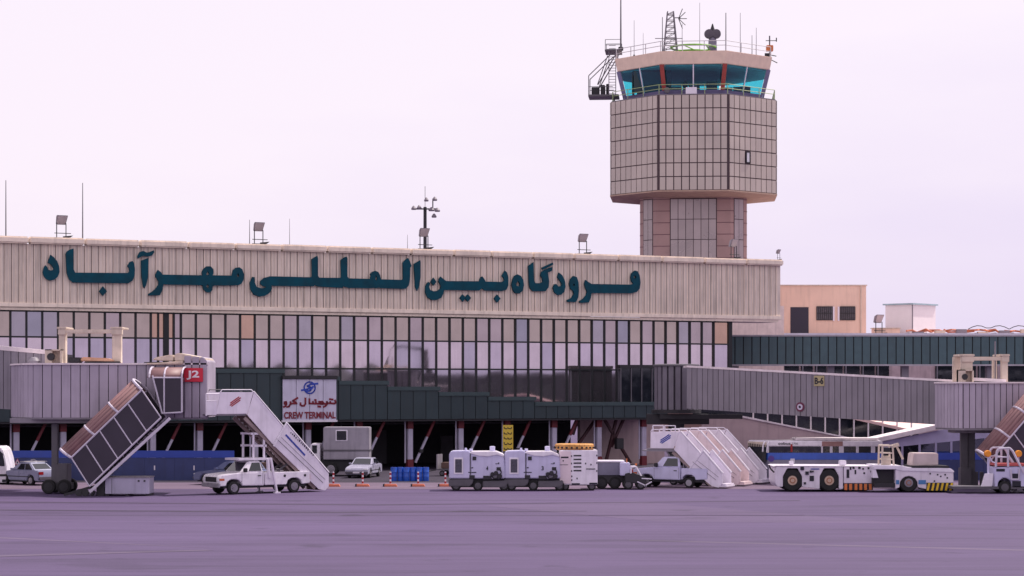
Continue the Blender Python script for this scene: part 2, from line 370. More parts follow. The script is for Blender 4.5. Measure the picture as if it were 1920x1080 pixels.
for k in range(int((S1 - S0) / .26)): w_ = random.choice((.014, .02, .03)); m.box(S0 + .26 * k - w_, S0 + .26 * k + w_, random.uniform(-.10, -.06), 0, fz0, fz1)
a_.build('fascia_sheet', FASC, term); b_.build('fascia', FJOINT, term); m.build('fascia_rib', FASC2, term)
m = MB(); m.box(S0, S1 + .1, -.16, .0, fz0 - .30, fz0 - .003); m.build('fascia_edge', FASC2, term, bevel=.02)
m = MB(); x = S0
while x < S1:
    l = random.choice((3.2, 3.6, 4.0)); xe = min(x + l, S1 + .35); dz = random.uniform(-.02, .02)
    m.prism([(x, fz1 + .01), (xe - .04, fz1 + .01), (xe - .04, fz1 + .5 + dz), (x, fz1 + .5 + dz)], -.42, .5); x = xe
m.build('roof_coping', FASC2, term, bevel=.1)
m = MB(); m.box(S0, S1 - .3, .65, 26, 15.6, 16.1); m.box(S0, SE, 25, 26, 4.2, 15.6); m.build('roof', ROOF, term)
m = MB(); m.box(S0, S1 - .2, .0, 3.0, 11.6, 11.8); m.build('soffit', FASC2, term)
# glazed front: one window per bay, with a mullion each side
bays = []; s_ = TW(24, -.4)[0]; step = 1.13
sthick = TW(311, -.4)[0]
xs = [s_ - step * k for k in range(26, 0, -1)]
while s_ < SE - .3: xs.append(s_); s_ += step
k = min(range(len(xs)), key=lambda i: abs(xs[i] - sthick)); dlt = xs[k] - sthick
xs = [q - dlt for q in xs if q - dlt < SE - .5] + [SE]
xs = sorted(xs + [sthick - step * .52, sthick + step * .52])
for i in range(len(xs) - 1):
    a, b = xs[i] + .06, xs[i + 1] - .06
    j_ = lambda: random.uniform(-.0025, .0025)
    pb_ = lambda z0, z1: MB().hexa([(a, .40 + j_(), z0), (b, .40 + j_(), z0), (b, .46, z0), (a, .46, z0), (a, .40 + j_(), z1), (b, .40 + j_(), z1), (b, .46, z1), (a, .46, z1)])
    m = pb_(9.78, 11.62); w_ = m.build('window', random.choice(PANES) if b - a < .6 or i % 4 == 3 else random.choice(PANES[:3] + PANES[1:2]), term)
    w_.rotation_euler = (R(random.uniform(-.1, .1)), 0, 0); w_.location = (0, 0, 0)
    m = pb_(7.62, 9.66); l_ = m.build('lower_pane', random.choice(PANES2), w_)
    l_.rotation_euler = (R(random.uniform(-.1, .1)), 0, 0)
    m = pb_(4.3, 7.5); m.build('spandrel_pane', PANES2[2], w_)
for i, q in enumerate(xs):
    wd = .20 if abs(q - sthick) < .01 else .06
    MB().box(q - wd, q + wd, .27, .5, 4.2, 11.62).build('mullion', MULL, term)
m = MB()
for z in (7.56, 9.72): m.box(xs[0], SE, .28, .48, z - .055, z + .055)
m.box(xs[0], SE, .22, .48, 11.5, 11.61); m.build('transom', MULL, term)
m = MB(); m.box(S0, SE - .05, .9, 1.2, 4.25, 11.55); m.build('blind_wall', DCONC, term)
# wall set back past the glass, under the end of the fascia
sa, sb = TW(1366, -14)[0], TW(1470, -14)[0]
m = MB(); m.box(sa - .5, sb, 14.0, 14.4, 4, 13.6); m.build('end_wall', mat('end_wall_plaster', (244, 220, 212), .8, streak=.3), term)
m = MB(); m.box(SE + .01, SE + .3, .3, 14.0, 4.2, 11.6); m.build('corner_wall', MULL, term)
# slim rods and clamps by the fascia foot
# ------------------------------------------------------------------ big Persian name on the fascia
TEAL = mat('sign_green', (4, 66, 82), .7, spec=.2, var=.22, scale=1.4, streak=.3)
sign = thing('airport_name_sign', 'large dark green Persian lettering fixed along the pale ribbed fascia', 'sign', (TA.x, TA.y, 0), TH)
PALE = mat('sign_edge', (196, 184, 190), .6)
def glyph(x0, pts, holes=(), nm='letter'):
    cv = lambda L_: [TZ(x0 + px / 4.0, 320 + py / 4.0, .12) for px, py in L_]
    mb = MB(); polyplate(mb, cv(pts), -.30, -.12, [cv(h) for h in holes]); mb.build(nm, TEAL, sign)
glyph(0, [(375, 632), (400, 650), (425, 680), (440, 720), (443, 760), (430, 795), (405, 818), (375, 825), (345, 815), (325, 790), (318, 760), (325, 730), (337, 710), (352, 725), (355, 740), (375, 750), (395, 745), (398, 735), (380, 705), (355, 690)])
glyph(0, [(525, 590), (548, 585), (548, 740), (560, 765), (955, 768), (968, 755), (965, 735), (952, 715), (970, 685), (990, 678), (1003, 700), (1008, 740), (1005, 790), (990, 825), (960, 845), (545, 840), (515, 815), (498, 770), (490, 625), (500, 605)])
glyph(0, [(768, 868), (798, 905), (768, 940), (740, 905)], nm='letter_dot')
glyph(0, [(1055, 675), (1110, 655), (1108, 720), (1105, 800), (1095, 850), (1080, 883), (1068, 865), (1060, 800), (1055, 720)])
glyph(0, [(1030, 660), (1028, 640), (1045, 610), (1070, 602), (1095, 615), (1120, 610), (1150, 598), (1152, 615), (1135, 638), (1105, 645), (1075, 640), (1050, 648)], nm='letter_mark')
glyph(0, [(1180, 745), (1200, 760), (1215, 780), (1515, 785), (1510, 765), (1520, 740), (1545, 718), (1575, 718), (1595, 740), (1597, 765), (1590, 785), (1735, 787), (1738, 770), (1745, 745), (1765, 728), (1790, 725), (1812, 740), (1825, 780), (1822, 820), (1805, 850), (1780, 860), (1755, 858), (1745, 862), (1600, 862), (1590, 870), (1588, 895), (1570, 915), (1545, 912), (1522, 890), (1515, 860), (1240, 855), (1222, 850), (1215, 890), (1195, 935), (1110, 937), (1108, 925), (1135, 910), (1165, 885), (1185, 855), (1185, 830), (1165, 800), (1160, 785)],
      [[(1553, 752), (1565, 775), (1553, 790), (1541, 775)], [(1553, 850), (1564, 868), (1553, 885), (1541, 868)], [(1780, 765), (1790, 790), (1780, 805), (1771, 785)]])
glyph(480, [(-30, 797), (-15, 800), (-15, 840), (0, 872), (30, 882), (62, 880), (72, 872), (45, 865), (28, 850), (30, 828), (55, 805), (100, 793), (120, 793), (410, 800), (415, 790), (413, 665), (435, 650), (455, 640), (460, 660), (460, 790), (470, 803), (632, 805), (635, 795), (632, 670), (655, 652), (675, 645), (680, 660), (680, 795), (690, 808), (850, 812), (858, 790), (852, 775), (870, 758), (890, 752), (910, 760), (925, 785), (930, 815), (1095, 820), (1100, 810), (1097, 690), (1115, 670), (1135, 655), (1150, 685), (1160, 715), (1150, 730), (1148, 820), (1140, 860), (1120, 885), (1100, 888), (935, 882), (915, 878), (900, 882), (880, 878), (860, 882), (690, 880), (665, 872), (650, 868), (640, 880), (460, 870), (437, 858), (425, 868), (130, 865), (112, 860), (115, 885), (95, 920), (60, 940), (20, 945), (-20, 930), (-45, 890), (-50, 840)],
      [[(893, 783), (905, 805), (900, 832), (888, 812)]])
glyph(480, [(1180, 700), (1225, 673), (1228, 690), (1228, 800), (1220, 860), (1203, 903), (1190, 870), (1185, 800)])
glyph(480, [(1290, 835), (1300, 845), (1292, 872), (1300, 895), (1325, 905), (1355, 902), (1378, 885), (1382, 865), (1365, 835), (1368, 812), (1380, 795), (1395, 810), (1420, 828), (1670, 830), (1676, 810), (1690, 793), (1704, 810), (1716, 832), (1840, 835), (1857, 825), (1852, 805), (1838, 790), (1850, 770), (1862, 750), (1876, 765), (1886, 800), (1886, 860), (1872, 893), (1840, 903), (1712, 900), (1690, 882), (1665, 900), (1402, 895), (1400, 920), (1385, 952), (1350, 970), (1312, 970), (1280, 950), (1265, 910), (1268, 868), (1278, 845)])
for d in ([(1325, 803), (1347, 835), (1325, 863), (1305, 835)], [(1545, 928), (1567, 955), (1545, 983), (1523, 955)], [(1583, 928), (1607, 955), (1583, 983), (1560, 955)], [(1803, 930), (1828, 960), (1803, 990), (1780, 960)]):
    glyph(480, d, nm='letter_dot')
glyph(960, [(35, 778), (60, 790), (78, 820), (83, 860), (75, 900), (50, 922), (20, 920), (0, 895), (-8, 855), (0, 815), (15, 788)], [[(38, 826), (54, 850), (48, 868), (30, 865), (22, 850)]])
glyph(960, [(118, 715), (155, 687), (158, 820), (168, 843), (210, 845), (225, 832), (220, 805), (208, 785), (218, 758), (245, 742), (298, 722), (295, 750), (262, 765), (265, 780), (272, 830), (268, 875), (245, 905), (150, 905), (128, 880), (122, 820)])
glyph(960, [(218, 728), (300, 690), (302, 706), (222, 744)], nm='letter_mark')
glyph(960, [(345, 765), (370, 785), (390, 825), (395, 870), (385, 910), (360, 932), (335, 933), (310, 910), (302, 880), (312, 852), (325, 850), (340, 868), (365, 865), (368, 850), (350, 820), (335, 800)])
glyph(960, [(455, 790), (480, 800), (492, 840), (495, 900), (490, 950), (475, 985), (410, 985), (405, 972), (440, 955), (460, 925), (455, 905), (432, 885), (425, 850), (432, 815)], [[(458, 845), (465, 860), (455, 868), (449, 856)]])
glyph(960, [(545, 820), (565, 835), (590, 850), (885, 855), (905, 848), (890, 830), (885, 800), (892, 770), (915, 750), (935, 755), (950, 785), (957, 840), (950, 885), (930, 910), (890, 920), (600, 918), (590, 920), (585, 950), (570, 990), (505, 992), (497, 980), (530, 960), (550, 935), (558, 910), (545, 880), (538, 850)], [[(915, 783), (926, 800), (915, 814), (905, 798)]])

# ------------------------------------------------------------------ low green annex on red and white columns
OFF = 4.4
ann = thing('green_annex', 'dark green sheet clad annex with a stepped top on red and white columns', 'annex', (TA.x, TA.y, 0), TH)
a_, b_, t_ = MB(), MB(), MB()
AZ0 = 3.78
steps = [(-260, 530, 692), (530, 634, 706), (634, 726, 714), (726, 822, 725), (822, 914, 735), (914, 1002, 744), (1002, 1252, 754)]
for x0, x1, py in steps:
    s0, s1 = TW(x0, OFF)[0], TW(x1, OFF)[0]; zt = TZ((x0 + x1) / 2, py, OFF)[1]; 
    if x0 < 0: zt = TZ(460, py, OFF)[1]
    if x1 > 1200: zt = TZ(1050, py, OFF)[1]
    panels(a_, b_, [(s0 + .004, -OFF), (s1 - .004, -OFF)], [AZ0] * 2, [zt - .3] * 2, .97, gap=.05, depth=.05, thick=.3)
    t_.box(s0, s1 + .12, -OFF - .14, -OFF + .35, zt - .3 + .003, zt)
a_.build('green_sheet', GREEN, ann); b_.build('annex_wall', mat('dark_green_joint', (16, 24, 26), .7), ann); t_.build('parapet_trim', GREENT, ann, bevel=.02)
sL, sR = TW(-260, OFF)[0], TW(1252, OFF)[0]
m = MB(); m.box(sL, sR, -OFF + .36, .15, 4.4, 4.6); m.build('annex_roof', mat('annex_roof_felt', (70, 78, 80), .85), ann)
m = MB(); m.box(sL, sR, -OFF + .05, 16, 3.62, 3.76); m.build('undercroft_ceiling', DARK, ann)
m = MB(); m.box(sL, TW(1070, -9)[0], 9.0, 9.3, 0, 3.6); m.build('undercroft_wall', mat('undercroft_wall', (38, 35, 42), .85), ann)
REDCOL = mat('column_red', (104, 30, 42), .6, var=.15, streak=.2)
WCOL = mat('column_white', (178, 172, 194), .55, var=.1, streak=.35)
def column(px, brace=None, dx=1.55):
    s = TW(px, OFF - 1.0)[0]; y = -OFF + 1.0
    c = MB().box(s - .2, s + .2, y - .2, y + .2, .75, 3.05).build('column', WCOL, ann, bevel=.03)
    m = MB(); m.box(s - .22, s + .22, y - .22, y + .22, 0, .75); m.box(s - .22, s + .22, y - .22, y + .22, 3.05, 3.62); m.build('red_band', REDCOL, c)
    MB().cyl((s - .36, y, .5), (s - .36, y, 3.6), .06, 8).build('downpipe', WCOL, c)
    if brace:
        a, b = Vector((s + .5, y + .1, .5)), Vector((s + .5 + dx, y + .1, 3.62)); q = a.lerp(b, .62)
        c2 = MB().beam(a, q, .16).build('brace', WCOL, ann); MB().beam(q, b, .19).build('red_band', REDCOL, c2)
        MB().box(a.lerp(q, .45).x - .14, a.lerp(q, .45).x + .16, y - .06, y + .26, a.lerp(q, .45).z - .13, a.lerp(q, .45).z + .13).build('clamp', DARK, c2)
for px in (30, 118, 200, 286, 374, 478, 577, 673, 768, 863, 950, 1038): column(px, True)
for px in (1122, 1206): column(px)
# dark diagonal bracing by the lit wall
def brace2(x0, y0, x1, y1, off=OFF - 1.6, w=.2):
    a, b = TZ(x0, y0, off), TZ(x1, y1, off)
    MB().beam((a[0], -off, max(a[1], .02)), (b[0], -off, b[1]), w).build('brace', mat('brace_maroon', (60, 24, 34), .6), ann)
brace2(1085, 832, 1118, 784); brace2(1074, 815, 1084, 784); brace2(1133, 786, 1182, 868); brace2(1136, 866, 1156, 784); brace2(1146, 838, 1170, 784)
q0, q1 = TW(1168, OFF)[0], TW(1246, OFF)[0]
m = MB(); zl1 = TZ(1200, 690, OFF)[1]; zl0 = TZ(1200, 752, OFF)[1]; m.box(q0, q1, -OFF + .4, -OFF + .8, 4.6, zl1); m.build('link_wall', GLASS2, ann)
m = MB(); m.box(q0 - .1, q1 + .1, -OFF + .3, -OFF + .9, zl1 + .003, zl1 + .25); m.build('link_coping', DARK, ann)
for k in range(5): x = q0 + (q1 - q0) * k / 4; MB().box(x - .04, x + .04, -OFF + .32, -OFF + .39, 4.6, zl1 - .01).build('link_bar', MIDGREY, ann)
p0, p1 = TZ(1158, 824, OFF - 1.4), TZ(1158, 838, OFF - 1.4)
MB().box(p0[0] - .35, p0[0] + .3, -OFF + .9, -OFF + 1.3, p1[1] - .15, p0[1] + .1).build('junction_box', DARK, ann, bevel=.03)
# lit wall seen under the annex end
LITW = mat('pink_render', (178, 156, 158), .8, var=.1, streak=.35, scale=.7)
lw = thing('undercroft_end_wall', 'pale pink rendered wall standing behind the maroon braces under the annex', 'wall', (TA.x, TA.y, 0), TH)
m = MB()
for x0, x1 in ((1088, 1199), (1212, 1246)): m.box(TW(x0, .2)[0], TW(x1, .2)[0], -.2, .3, 0, 3.6)
m.build('wall_panel', LITW, lw)

# shaded service things in the undercroft
sd0 = TW(865, -6)[0]
MB().box(sd0 - .55, sd0 + .55, 8.9, 8.98, 0, 2.2).build('service_door', mat('service_door', (74, 70, 78), .6, var=.2), ann)
sd1 = TW(720, -6)[0]
MB().box(sd1 - 1.4, sd1 + 1.4, 8.9, 8.98, 0, 2.7).build('roller_shutter', mat('roller_shutter', (66, 64, 72), .5, var=.2, streak=.4), ann)
for k in range(3): MB().cyl((sL, 3.0 + k * 1.1, 3.35), (TW(1070, -2)[0], 3.0 + k * 1.1, 3.35), .09, 8).build('ceiling_pipe', MIDGREY, ann)
for px in (480, 640, 865):
    s = TW(px, OFF - 2.2)[0]; c = MB().cyl((s, -OFF + 2.2, 2.9), (s, -OFF + 2.2, 3.6), .03, 6).build('lamp_rod', MIDGREY, ann); MB().box(s - .12, s + .12, -OFF + 2.08, -OFF + 2.32, 2.35, 2.9).build('lamp_box', GREY, c)

# crew terminal sign
sg = thing('crew_terminal_sign', 'white panelled sign with dark red Persian and English lettering and blue ring emblem', 'sign', (TA.x, TA.y, 0), TH)
OS = OFF + .30
def SZ(px, py): return TZ(px, py, OS)
s0, zt = SZ(530, 711); s1 = SZ(631, 711)[0]; zb = SZ(530, 788)[1]
m = MB(); w4 = (s1 - s0) / 4
for k in range(4): m.box(s0 + w4 * k + .02, s0 + w4 * (k + 1) - .02, -OS, -OS + .12, zb, zt)
m.build('sign_board', mat('sign_white', (196, 192, 214), .5, var=.06, streak=.25), sg)
MB().box(s0 - .06, s1 + .06, -OS - .12, -OS + .16, zt + .01, zt + .26).build('sign_hood', DARK, sg, bevel=.02)
MB().box(s0 - .05, s1 + .05, -OS - .05, -OS + .16, zb - .14, zb - .004).build('sign_sill', WHITE, sg)
CRIM = mat('crimson_letters', (120, 24, 44), .6)
m = MB(); textplate(m, 'CREW TERMINAL', SZ(532, 780)[0], SZ(629, 780)[0], SZ(580, 785)[1], SZ(580, 772)[1], -OS - .005, .04, .036); m.build('english_lettering', CRIM, sg)
def zp(px, py): return SZ(360 + px / 4.0, 660 + py / 4.0)
m = MB(); w = .135
for st in ([(1072, 362), (1076, 380), (1070, 386), (1012, 384), (1012, 372), (1013, 390), (1002, 404), (986, 412)], [(1038, 384), (1036, 372)], [(985, 380), (975, 372), (962, 374), (968, 390), (1000, 388)], [(985, 388), (880, 386), (880, 352)], [(955, 386), (953, 370)], [(930, 386), (928, 370)], [(908, 386), (906, 372)],
           [(850, 346), (850, 388), (842, 402), (824, 404), (812, 394), (814, 382)], [(792, 344), (756, 366), (778, 378), (784, 386), (738, 386)], [(738, 374), (738, 392), (726, 408), (712, 412)], [(706, 392), (694, 388), (694, 376), (706, 374), (708, 390), (700, 406), (686, 412)]):
    ribbon(m, [zp(*q) for q in st], w, -OS - .004, .03)
for q in ((1052, 356), (1036, 354), (925, 360), (948, 408), (960, 410)): ribbon(m, [zp(q[0] - 4, q[1]), zp(q[0] + 4, q[1])], .14, -OS - .004, .03)
m.build('persian_lettering', CRIM, sg)
m = MB(); cx_, cz_ = zp(882, 268); r_ = .42
ring = [(cx_ + r_ * math.cos(k * math.pi / 12), cz_ + r_ * math.sin(k * math.pi / 12)) for k in range(25)]
ribbon(m, ring, .1, -OS - .004, .03)
ribbon(m, [(cx_ - .62, cz_ - .18), (cx_ - .2, cz_ - .12), (cx_ + .1, cz_ + .02), (cx_ - .18, cz_ + .12), (cx_ + .1, cz_ + .26), (cx_ + .62, cz_ + .3)], .13, -OS - .006, .03)
ribbon(m, [(cx_ - .3, cz_ - .28), (cx_ + .05, cz_ - .2), (cx_ + .26, cz_ + .08)], .13, -OS - .008, .03)
m.build('emblem', mat('emblem_blue', (40, 66, 170), .5), sg)

# ------------------------------------------------------------------ floodlights and rods on the terminal roof
LAMPF = mat('flood_reflector', (176, 166, 170), .35, .3, var=.2)
def flood(px, label, sc=1.0, yaw=.5, group='floodlights on the terminal roof', at=None):
    if at is None:
        s, Y = TW(px, -.35); X = TA.x + TU.x * s - TN.x * .35; Yw = TA.y + TU.y * s - TN.y * .35; at = (X, Yw, fz1 + .52)
    t = thing('floodlight', label, 'floodlight', at, yaw, group)
    m = MB()
    for sx in (-.34, .34): m.cyl((sx, 0, 0), (sx, 0, 1.05), .035, 6); m.cyl((sx, 0, 0), (sx, .5, 0.02), .03, 6)
    m.cyl((-.5, 0, .34), (.7, 0, .34), .03, 6); m.box(-.5, .5, -.06, .06, -.02, .04); m.build('stand', DARK, t)
    h = MB(); f = [(-.36, .1, .95), (.36, .1, .95), (.46, -.18, 1.62), (-.40, -.18, 1.62)]
    h.hexa([(-.30, .36, 1.0), (.30, .36, 1.0), (.38, .2, 1.5), (-.32, .2, 1.5)] + [Vector(q) for q in f]); hd = h.build('lamp_head', GREY, t, bevel=.03)
    MB().slab(fq(*f, .08, .92, .08, .92), .015).build('lens', LAMPF, hd)
    b = MB(); b.prism([(.12, .12), (.85, .2), (.6, .02), (.2, .0)], -.12, .14); b.build('ballast', DARK, t, bevel=.02)
    if sc != 1: t.scale = (sc,) * 3
    return t
flood(115, 'floodlight on the roof edge above the leftmost Persian letter, near the tall rod')
flood(485, 'floodlight on the roof edge with a short dark rod at its left')
flood(795, 'floodlight on the roof edge standing in front of the far lamp mast')
flood(1093, 'floodlight on the roof edge alone between the lamp mast and tower')
flood(1376, 'floodlight on the roof edge in front of the tower shaft', yaw=.75)
flood(1460, 'small low spotlight at the far right end of the roof coping', .55, yaw=.9)
def rod(px, ytop, label, r=.035, off=-.6, name='roof_rod', base=fz1 + .3, bracket=False):
    s, Y = TW(px, off); X = TA.x + TU.x * s + TN.x * off; Yw = TA.y + TU.y * s + TN.y * off; zt = CH + (HY - ytop) / FPX * Y
    t = thing(name, label, 'rod', (X, Yw, base), 0, 'lightning rods on the terminal roof')
    MB().cyl((0, 0, 0), (0, 0, zt - base), r, 6, r * .5).build('shaft', MIDGREY, t)
    MB().lathe((0, 0, 0), [(0, .09), (.12, .09), (.16, .04)], 10, 'z').build('socket', DARK, t)
rod(11, 338, 'tall slim rod on the roof at the left edge of the view', .05)
rod(155, 343, 'tall slim rod on the roof right of the leftmost floodlight', .05)
rod(468, 412, 'short dark rod on the roof beside the second floodlight')
rod(543, 410, 'thin pale rod on the roof right of the second floodlight', .025)
rod(764, 440, 'shortest thin rod on the roof left of the far lamp mast', .025)

# far lamp mast behind the terminal
mt = P(797, 376, 330); t = thing('lamp_mast', 'tall dark mast with a crown of lamps rising behind the terminal roof', 'lamp mast', (mt.x, 330, 0))
MB().cyl((0, 0, 0), (0, 0, mt.z - 1), .36, 10, .26).build('pole', DARK, t)
m = MB(); m.cyl((-1.6, 0, mt.z - 1.3), (1.9, 0, mt.z - 1.3), .12, 6); m.cyl((0, -1.2, mt.z - 1.3), (0, 1.2, mt.z - 1.3), .12, 6); m.cyl((1.2, 0, mt.z - 1.4), (1.2, 0, mt.z + .3), .1, 6); m.cyl((0, 0, mt.z - 1), (0, 0, mt.z + 2.2), .04, 6)
m.build('cross_arm', DARK, t)
for dx, dz, rr in ((-1.75, -1.1, .5), (-.9, -1.0, .5), (.2, .2, .45), (1.5, .3, .5), (1.0, -1.3, .6), (1.9, -1.4, .55), (1.4, -2.3, .5)):
    MB().lathe((dx, -.2, mt.z + dz), [(-.35, rr * .72), (-.16, rr * .8), (.16, rr * .4), (.28, rr * .16)], 12, 'z').build('lamp', mat('mast_lamp', (120, 112, 122), .5), t, smooth=True)
# ------------------------------------------------------------------ control tower
TWY, TWF = 220.0, 212.0
tc_ = P(1300, 730, TWY); tower = thing('control_tower', 'octagonal air traffic control tower with panelled body and glazed flared cab', 'control tower', (tc_.x, TWY, 0), -.085)
TPAN = mat('tower_panel', (190, 178, 170), .55, var=.12, scale=.35, streak=.18, fine=.1, pvar=.09)
TJNT = mat('tower_joint', (70, 54, 60), .7)
TPINK = mat('tower_pink_stone', (168, 138, 134), .7, var=.1, scale=.5)
TBEIGE = mat('tower_beige', (226, 202, 184), .65, var=.06, streak=.15)
TGREY = mat('tower_blue_grey', (120, 114, 150), .6)
def octa(Rr, rot=R(22.5)): return [(Rr * math.cos(rot + k * R(45)), Rr * math.sin(rot + k * R(45))) for k in range(8)]
def oz(py, Y=TWF): return CH + (HY - py) / FPX * Y
Z0, Z1 = oz(357), oz(178); RB = 9.12
o8 = octa(RB)
MB().prismz(octa(RB - .06), Z0, Z1).build('core', TJNT, tower)
rows = 7; dzr = (Z1 - Z0) / rows
for f in range(8):
    a, b = Vector(o8[f]), Vector(o8[(f + 1) % 8]); mid = (a + b) / 2
    if mid.y > 7: continue
    d = (b - a).normalized(); nn = mid.normalized(); L_ = (b - a).length; m = MB(); n = 9
    for i in range(n):
        for j in range(rows):
            if abs(mid.x - 6) < 1.5 and mid.y < 0 and j == 2 and i == 3: hole = (a, d, nn, i, j); continue
            x0, x1 = L_ * i / n + .05 + (.12 if i == 0 else 0), L_ * (i + 1) / n - .05 - (.12 if i == n - 1 else 0); z0, z1 = Z0 + dzr * j + .05, Z0 + dzr * (j + 1) - .05
            t = random.uniform(-.012, .012)
            q = [a + d * x0 + nn * (.02 + t), a + d * x1 + nn * (.02 - t)]
            m.hexa([(a + d * x0 - nn * .08).to_tuple() + (z0,), (a + d * x1 - nn * .08).to_tuple() + (z0,), q[1].to_tuple() + (z0,), q[0].to_tuple() + (z0,),
                    (a + d * x0 - nn * .08).to_tuple() + (z1,), (a + d * x1 - nn * .08).to_tuple() + (z1,), q[1].to_tuple() + (z1,), q[0].to_tuple() + (z1,)])
    m.build('panel_face', TPAN, tower)
a, d, nn, i, j = hole; L_ = 7.0; x0, x1 = L_ * i / 9 + .16, L_ * (i + 1) / 9 - .10; z0, z1 = Z0 + dzr * j + .16, Z0 + dzr * (j + 1) - .14
q = [(a + d * x + nn * .0).to_tuple() + (z,) for x, z in ((x0, z0), (x1, z0), (x1, z1), (x0, z1))]
MB().slab(q, .03).build('open_hatch', LAMPW, tower)
m = MB()
for k in range(4): m.beam(Vector(q[k]) + nn.to_3d() * .05, Vector(q[(k + 1) % 4]) + nn.to_3d() * .05, .1)
m.build('hatch_frame', DARK, tower)
RS = 6.3
sh = [(-3.75, -5.0), (3.75, -5.0), (5.4, -3.6), (5.4, 3.6), (3.75, 5.0), (-3.75, 5.0), (-5.4, 3.6), (-5.4, -3.6)]
MB().prismz(octa(RB + .03), Z0 - .14, Z0 - .002).build('soffit_edge', mat('tower_soffit', (172, 146, 130), .8), tower)
m = MB().prismz([(x * .72, y * .72) for x, y in octa(RB)], Z0 - .42, Z0 - .142, octa(RB - .06)); m.build('soffit', MATS['tower_soffit'], tower)
MB().prismz(sh, 0, Z0 - .4).build('shaft', TPINK, tower)
m, jn, pn = MB(), MB(), MB()
for k, z in enumerate([Z0 - .6 - 1.18 * i for i in range(18)]):
    jn.prismz([(x * 1.004, y * 1.005) for x, y in sh], z - .03, z + .03)
for i in range(6):
    for k in range(8):
        zt = Z0 - .6 - 2.05 * k; m.box(-2.3 + i * .767 + .03, -2.3 + (i + 1) * .767 - .03, -5.06 - random.uniform(0, .015), -4.95, zt - 1.98, zt)
pn.box(-2.36, 2.36, -5.03, -4.97, 10, Z0 - .5)
jn.build('stone_joint', mat('stone_joint', (112, 82, 88), .8), tower); pn.build('window_surround', TJNT, tower); m.build('shaft_glazing', mat('tower_glazing', (164, 152, 152), .3, .3, var=.12, scale=.5, pvar=.08), tower)
for sx in (-1, 1):
    a, b = Vector((sx * 3.75, -5.0)), Vector((sx * 5.4, -3.6)); d = b - a; nn = Vector((sx * abs(d.y), -abs(d.x))).normalized(); m = MB(); g = MB()
    for u0, u1 in ((.22, .48), (.5, .76)):
        for k in range(8):
            zt = Z0 - .6 - 2.05 * k; p_, q_ = a + d * u0, a + d * u1
            m.hexa([(p_ - nn * .05).to_tuple() + (zt - 1.98,), (q_ - nn * .05).to_tuple() + (zt - 1.98,), (q_ + nn * .05).to_tuple() + (zt - 1.98,), (p_ + nn * .05).to_tuple() + (zt - 1.98,),
                    (p_ - nn * .05).to_tuple() + (zt,), (q_ - nn * .05).to_tuple() + (zt,), (q_ + nn * .05).to_tuple() + (zt,), (p_ + nn * .05).to_tuple() + (zt,)])
    p_, q_ = a + d * .19, a + d * .79
    g.hexa([(p_ - nn * .05).to_tuple() + (10,), (q_ - nn * .05).to_tuple() + (10,), (q_ + nn * .02).to_tuple() + (10,), (p_ + nn * .02).to_tuple() + (10,),
            (p_ - nn * .05).to_tuple() + (Z0 - .5,), (q_ - nn * .05).to_tuple() + (Z0 - .5,), (q_ + nn * .02).to_tuple() + (Z0 - .5,), (p_ + nn * .02).to_tuple() + (Z0 - .5,)])
    m.build('side_glazing', MATS['tower_glazing'], tower); g.build('side_surround', TJNT, tower)
# cab
ZS, ZW, ZF, ZT = Z1 + .1, oz(166), oz(119), oz(95)
MB().prismz(octa(RB - .15), Z1 - .02, Z1 + .08).build('gallery_deck', GREY, tower)
r0, r1, r2, r3 = 7.35, 7.6, 8.25, 8.62
MB().prismz(octa(r0), Z1 + .09, ZW, octa(r1)).build('cab_sill', TGREY, tower)
MB().prismz(octa(r2 + .1), ZF, ZT, octa(r3)).build('roof_fascia', TBEIGE, tower, bevel=.05)
MB().prismz(octa(r3 - .4), ZT + .004, ZT + .12, octa(r3 - 2)).build('roof_cap', GREY, tower)
MB().prismz(octa(r1 - .25), ZW - .02, ZW + .05).build('cab_floor', DARK, tower)
CG = clear_mat('cab_glass', (.50, .92, .95), .08)
lo, hi = octa(r1 - .02), octa(r2 - .02)
for f in range(8):
    A, B, Cc, D = lo[f] + (ZW,), lo[(f + 1) % 8] + (ZW,), hi[(f + 1) % 8] + (ZF,), hi[f] + (ZF,)
    for u0, u1 in ((.06, .495), (.505, .94)):
        m = MB(); m.slab(fq(A, B, Cc, D, u0, u1, .0, 1), .02); m.build('cab_window', CG, tower)
    m = MB(); a, b = Vector(fq(A, B, Cc, D, .5, .5, 0, 0)[0]), Vector(fq(A, B, Cc, D, .5, .5, 1, 1)[0]); m.beam(a, b, .12); m.build('window_post', WHITE, tower)
    m = MB(); m.beam(A, D, .42, .3, up=(lo[f][0], lo[f][1], 0)); m.build('corner_post', TGREY if f in (3, 4, 0, 7) else mat('cab_post_red', (150, 60, 54), .5), tower)
cn = MB()
for k in range(9):
    a = R(-165 + k * 19); cn.box(5.4 * math.cos(a) - .55, 5.4 * math.cos(a) + .55, 5.4 * math.sin(a) - .4, 5.4 * math.sin(a) + .4, ZW, ZW + .55 + .25 * (k % 3))
cn.cyl((-.8, -4.4, ZW), (-.8, -4.4, ZW + 1.1), .25, 8); cn.cyl((-.8, -4.4, ZW + 1.1), (-.8, -4.4, ZW + 1.4), .14, 8)
cn.build('console', DARK, tower)
m = MB(); m.prismz(octa(r2 - .4), ZF - .12, ZF - .02); m.build('cab_ceiling', mat('ceiling_white', (200, 205, 205), .8), tower)
bl = MB(); bl.box(-6.0, -2.2, -4.9, -4.8, ZW + .1, ZF - .2); bl.box(-6.2, -6.1, -4.5, 1.5, ZW + .1, ZF - .2); bl.build('sun_blind', mat('blind_dark', (40, 60, 66), .7), tower)
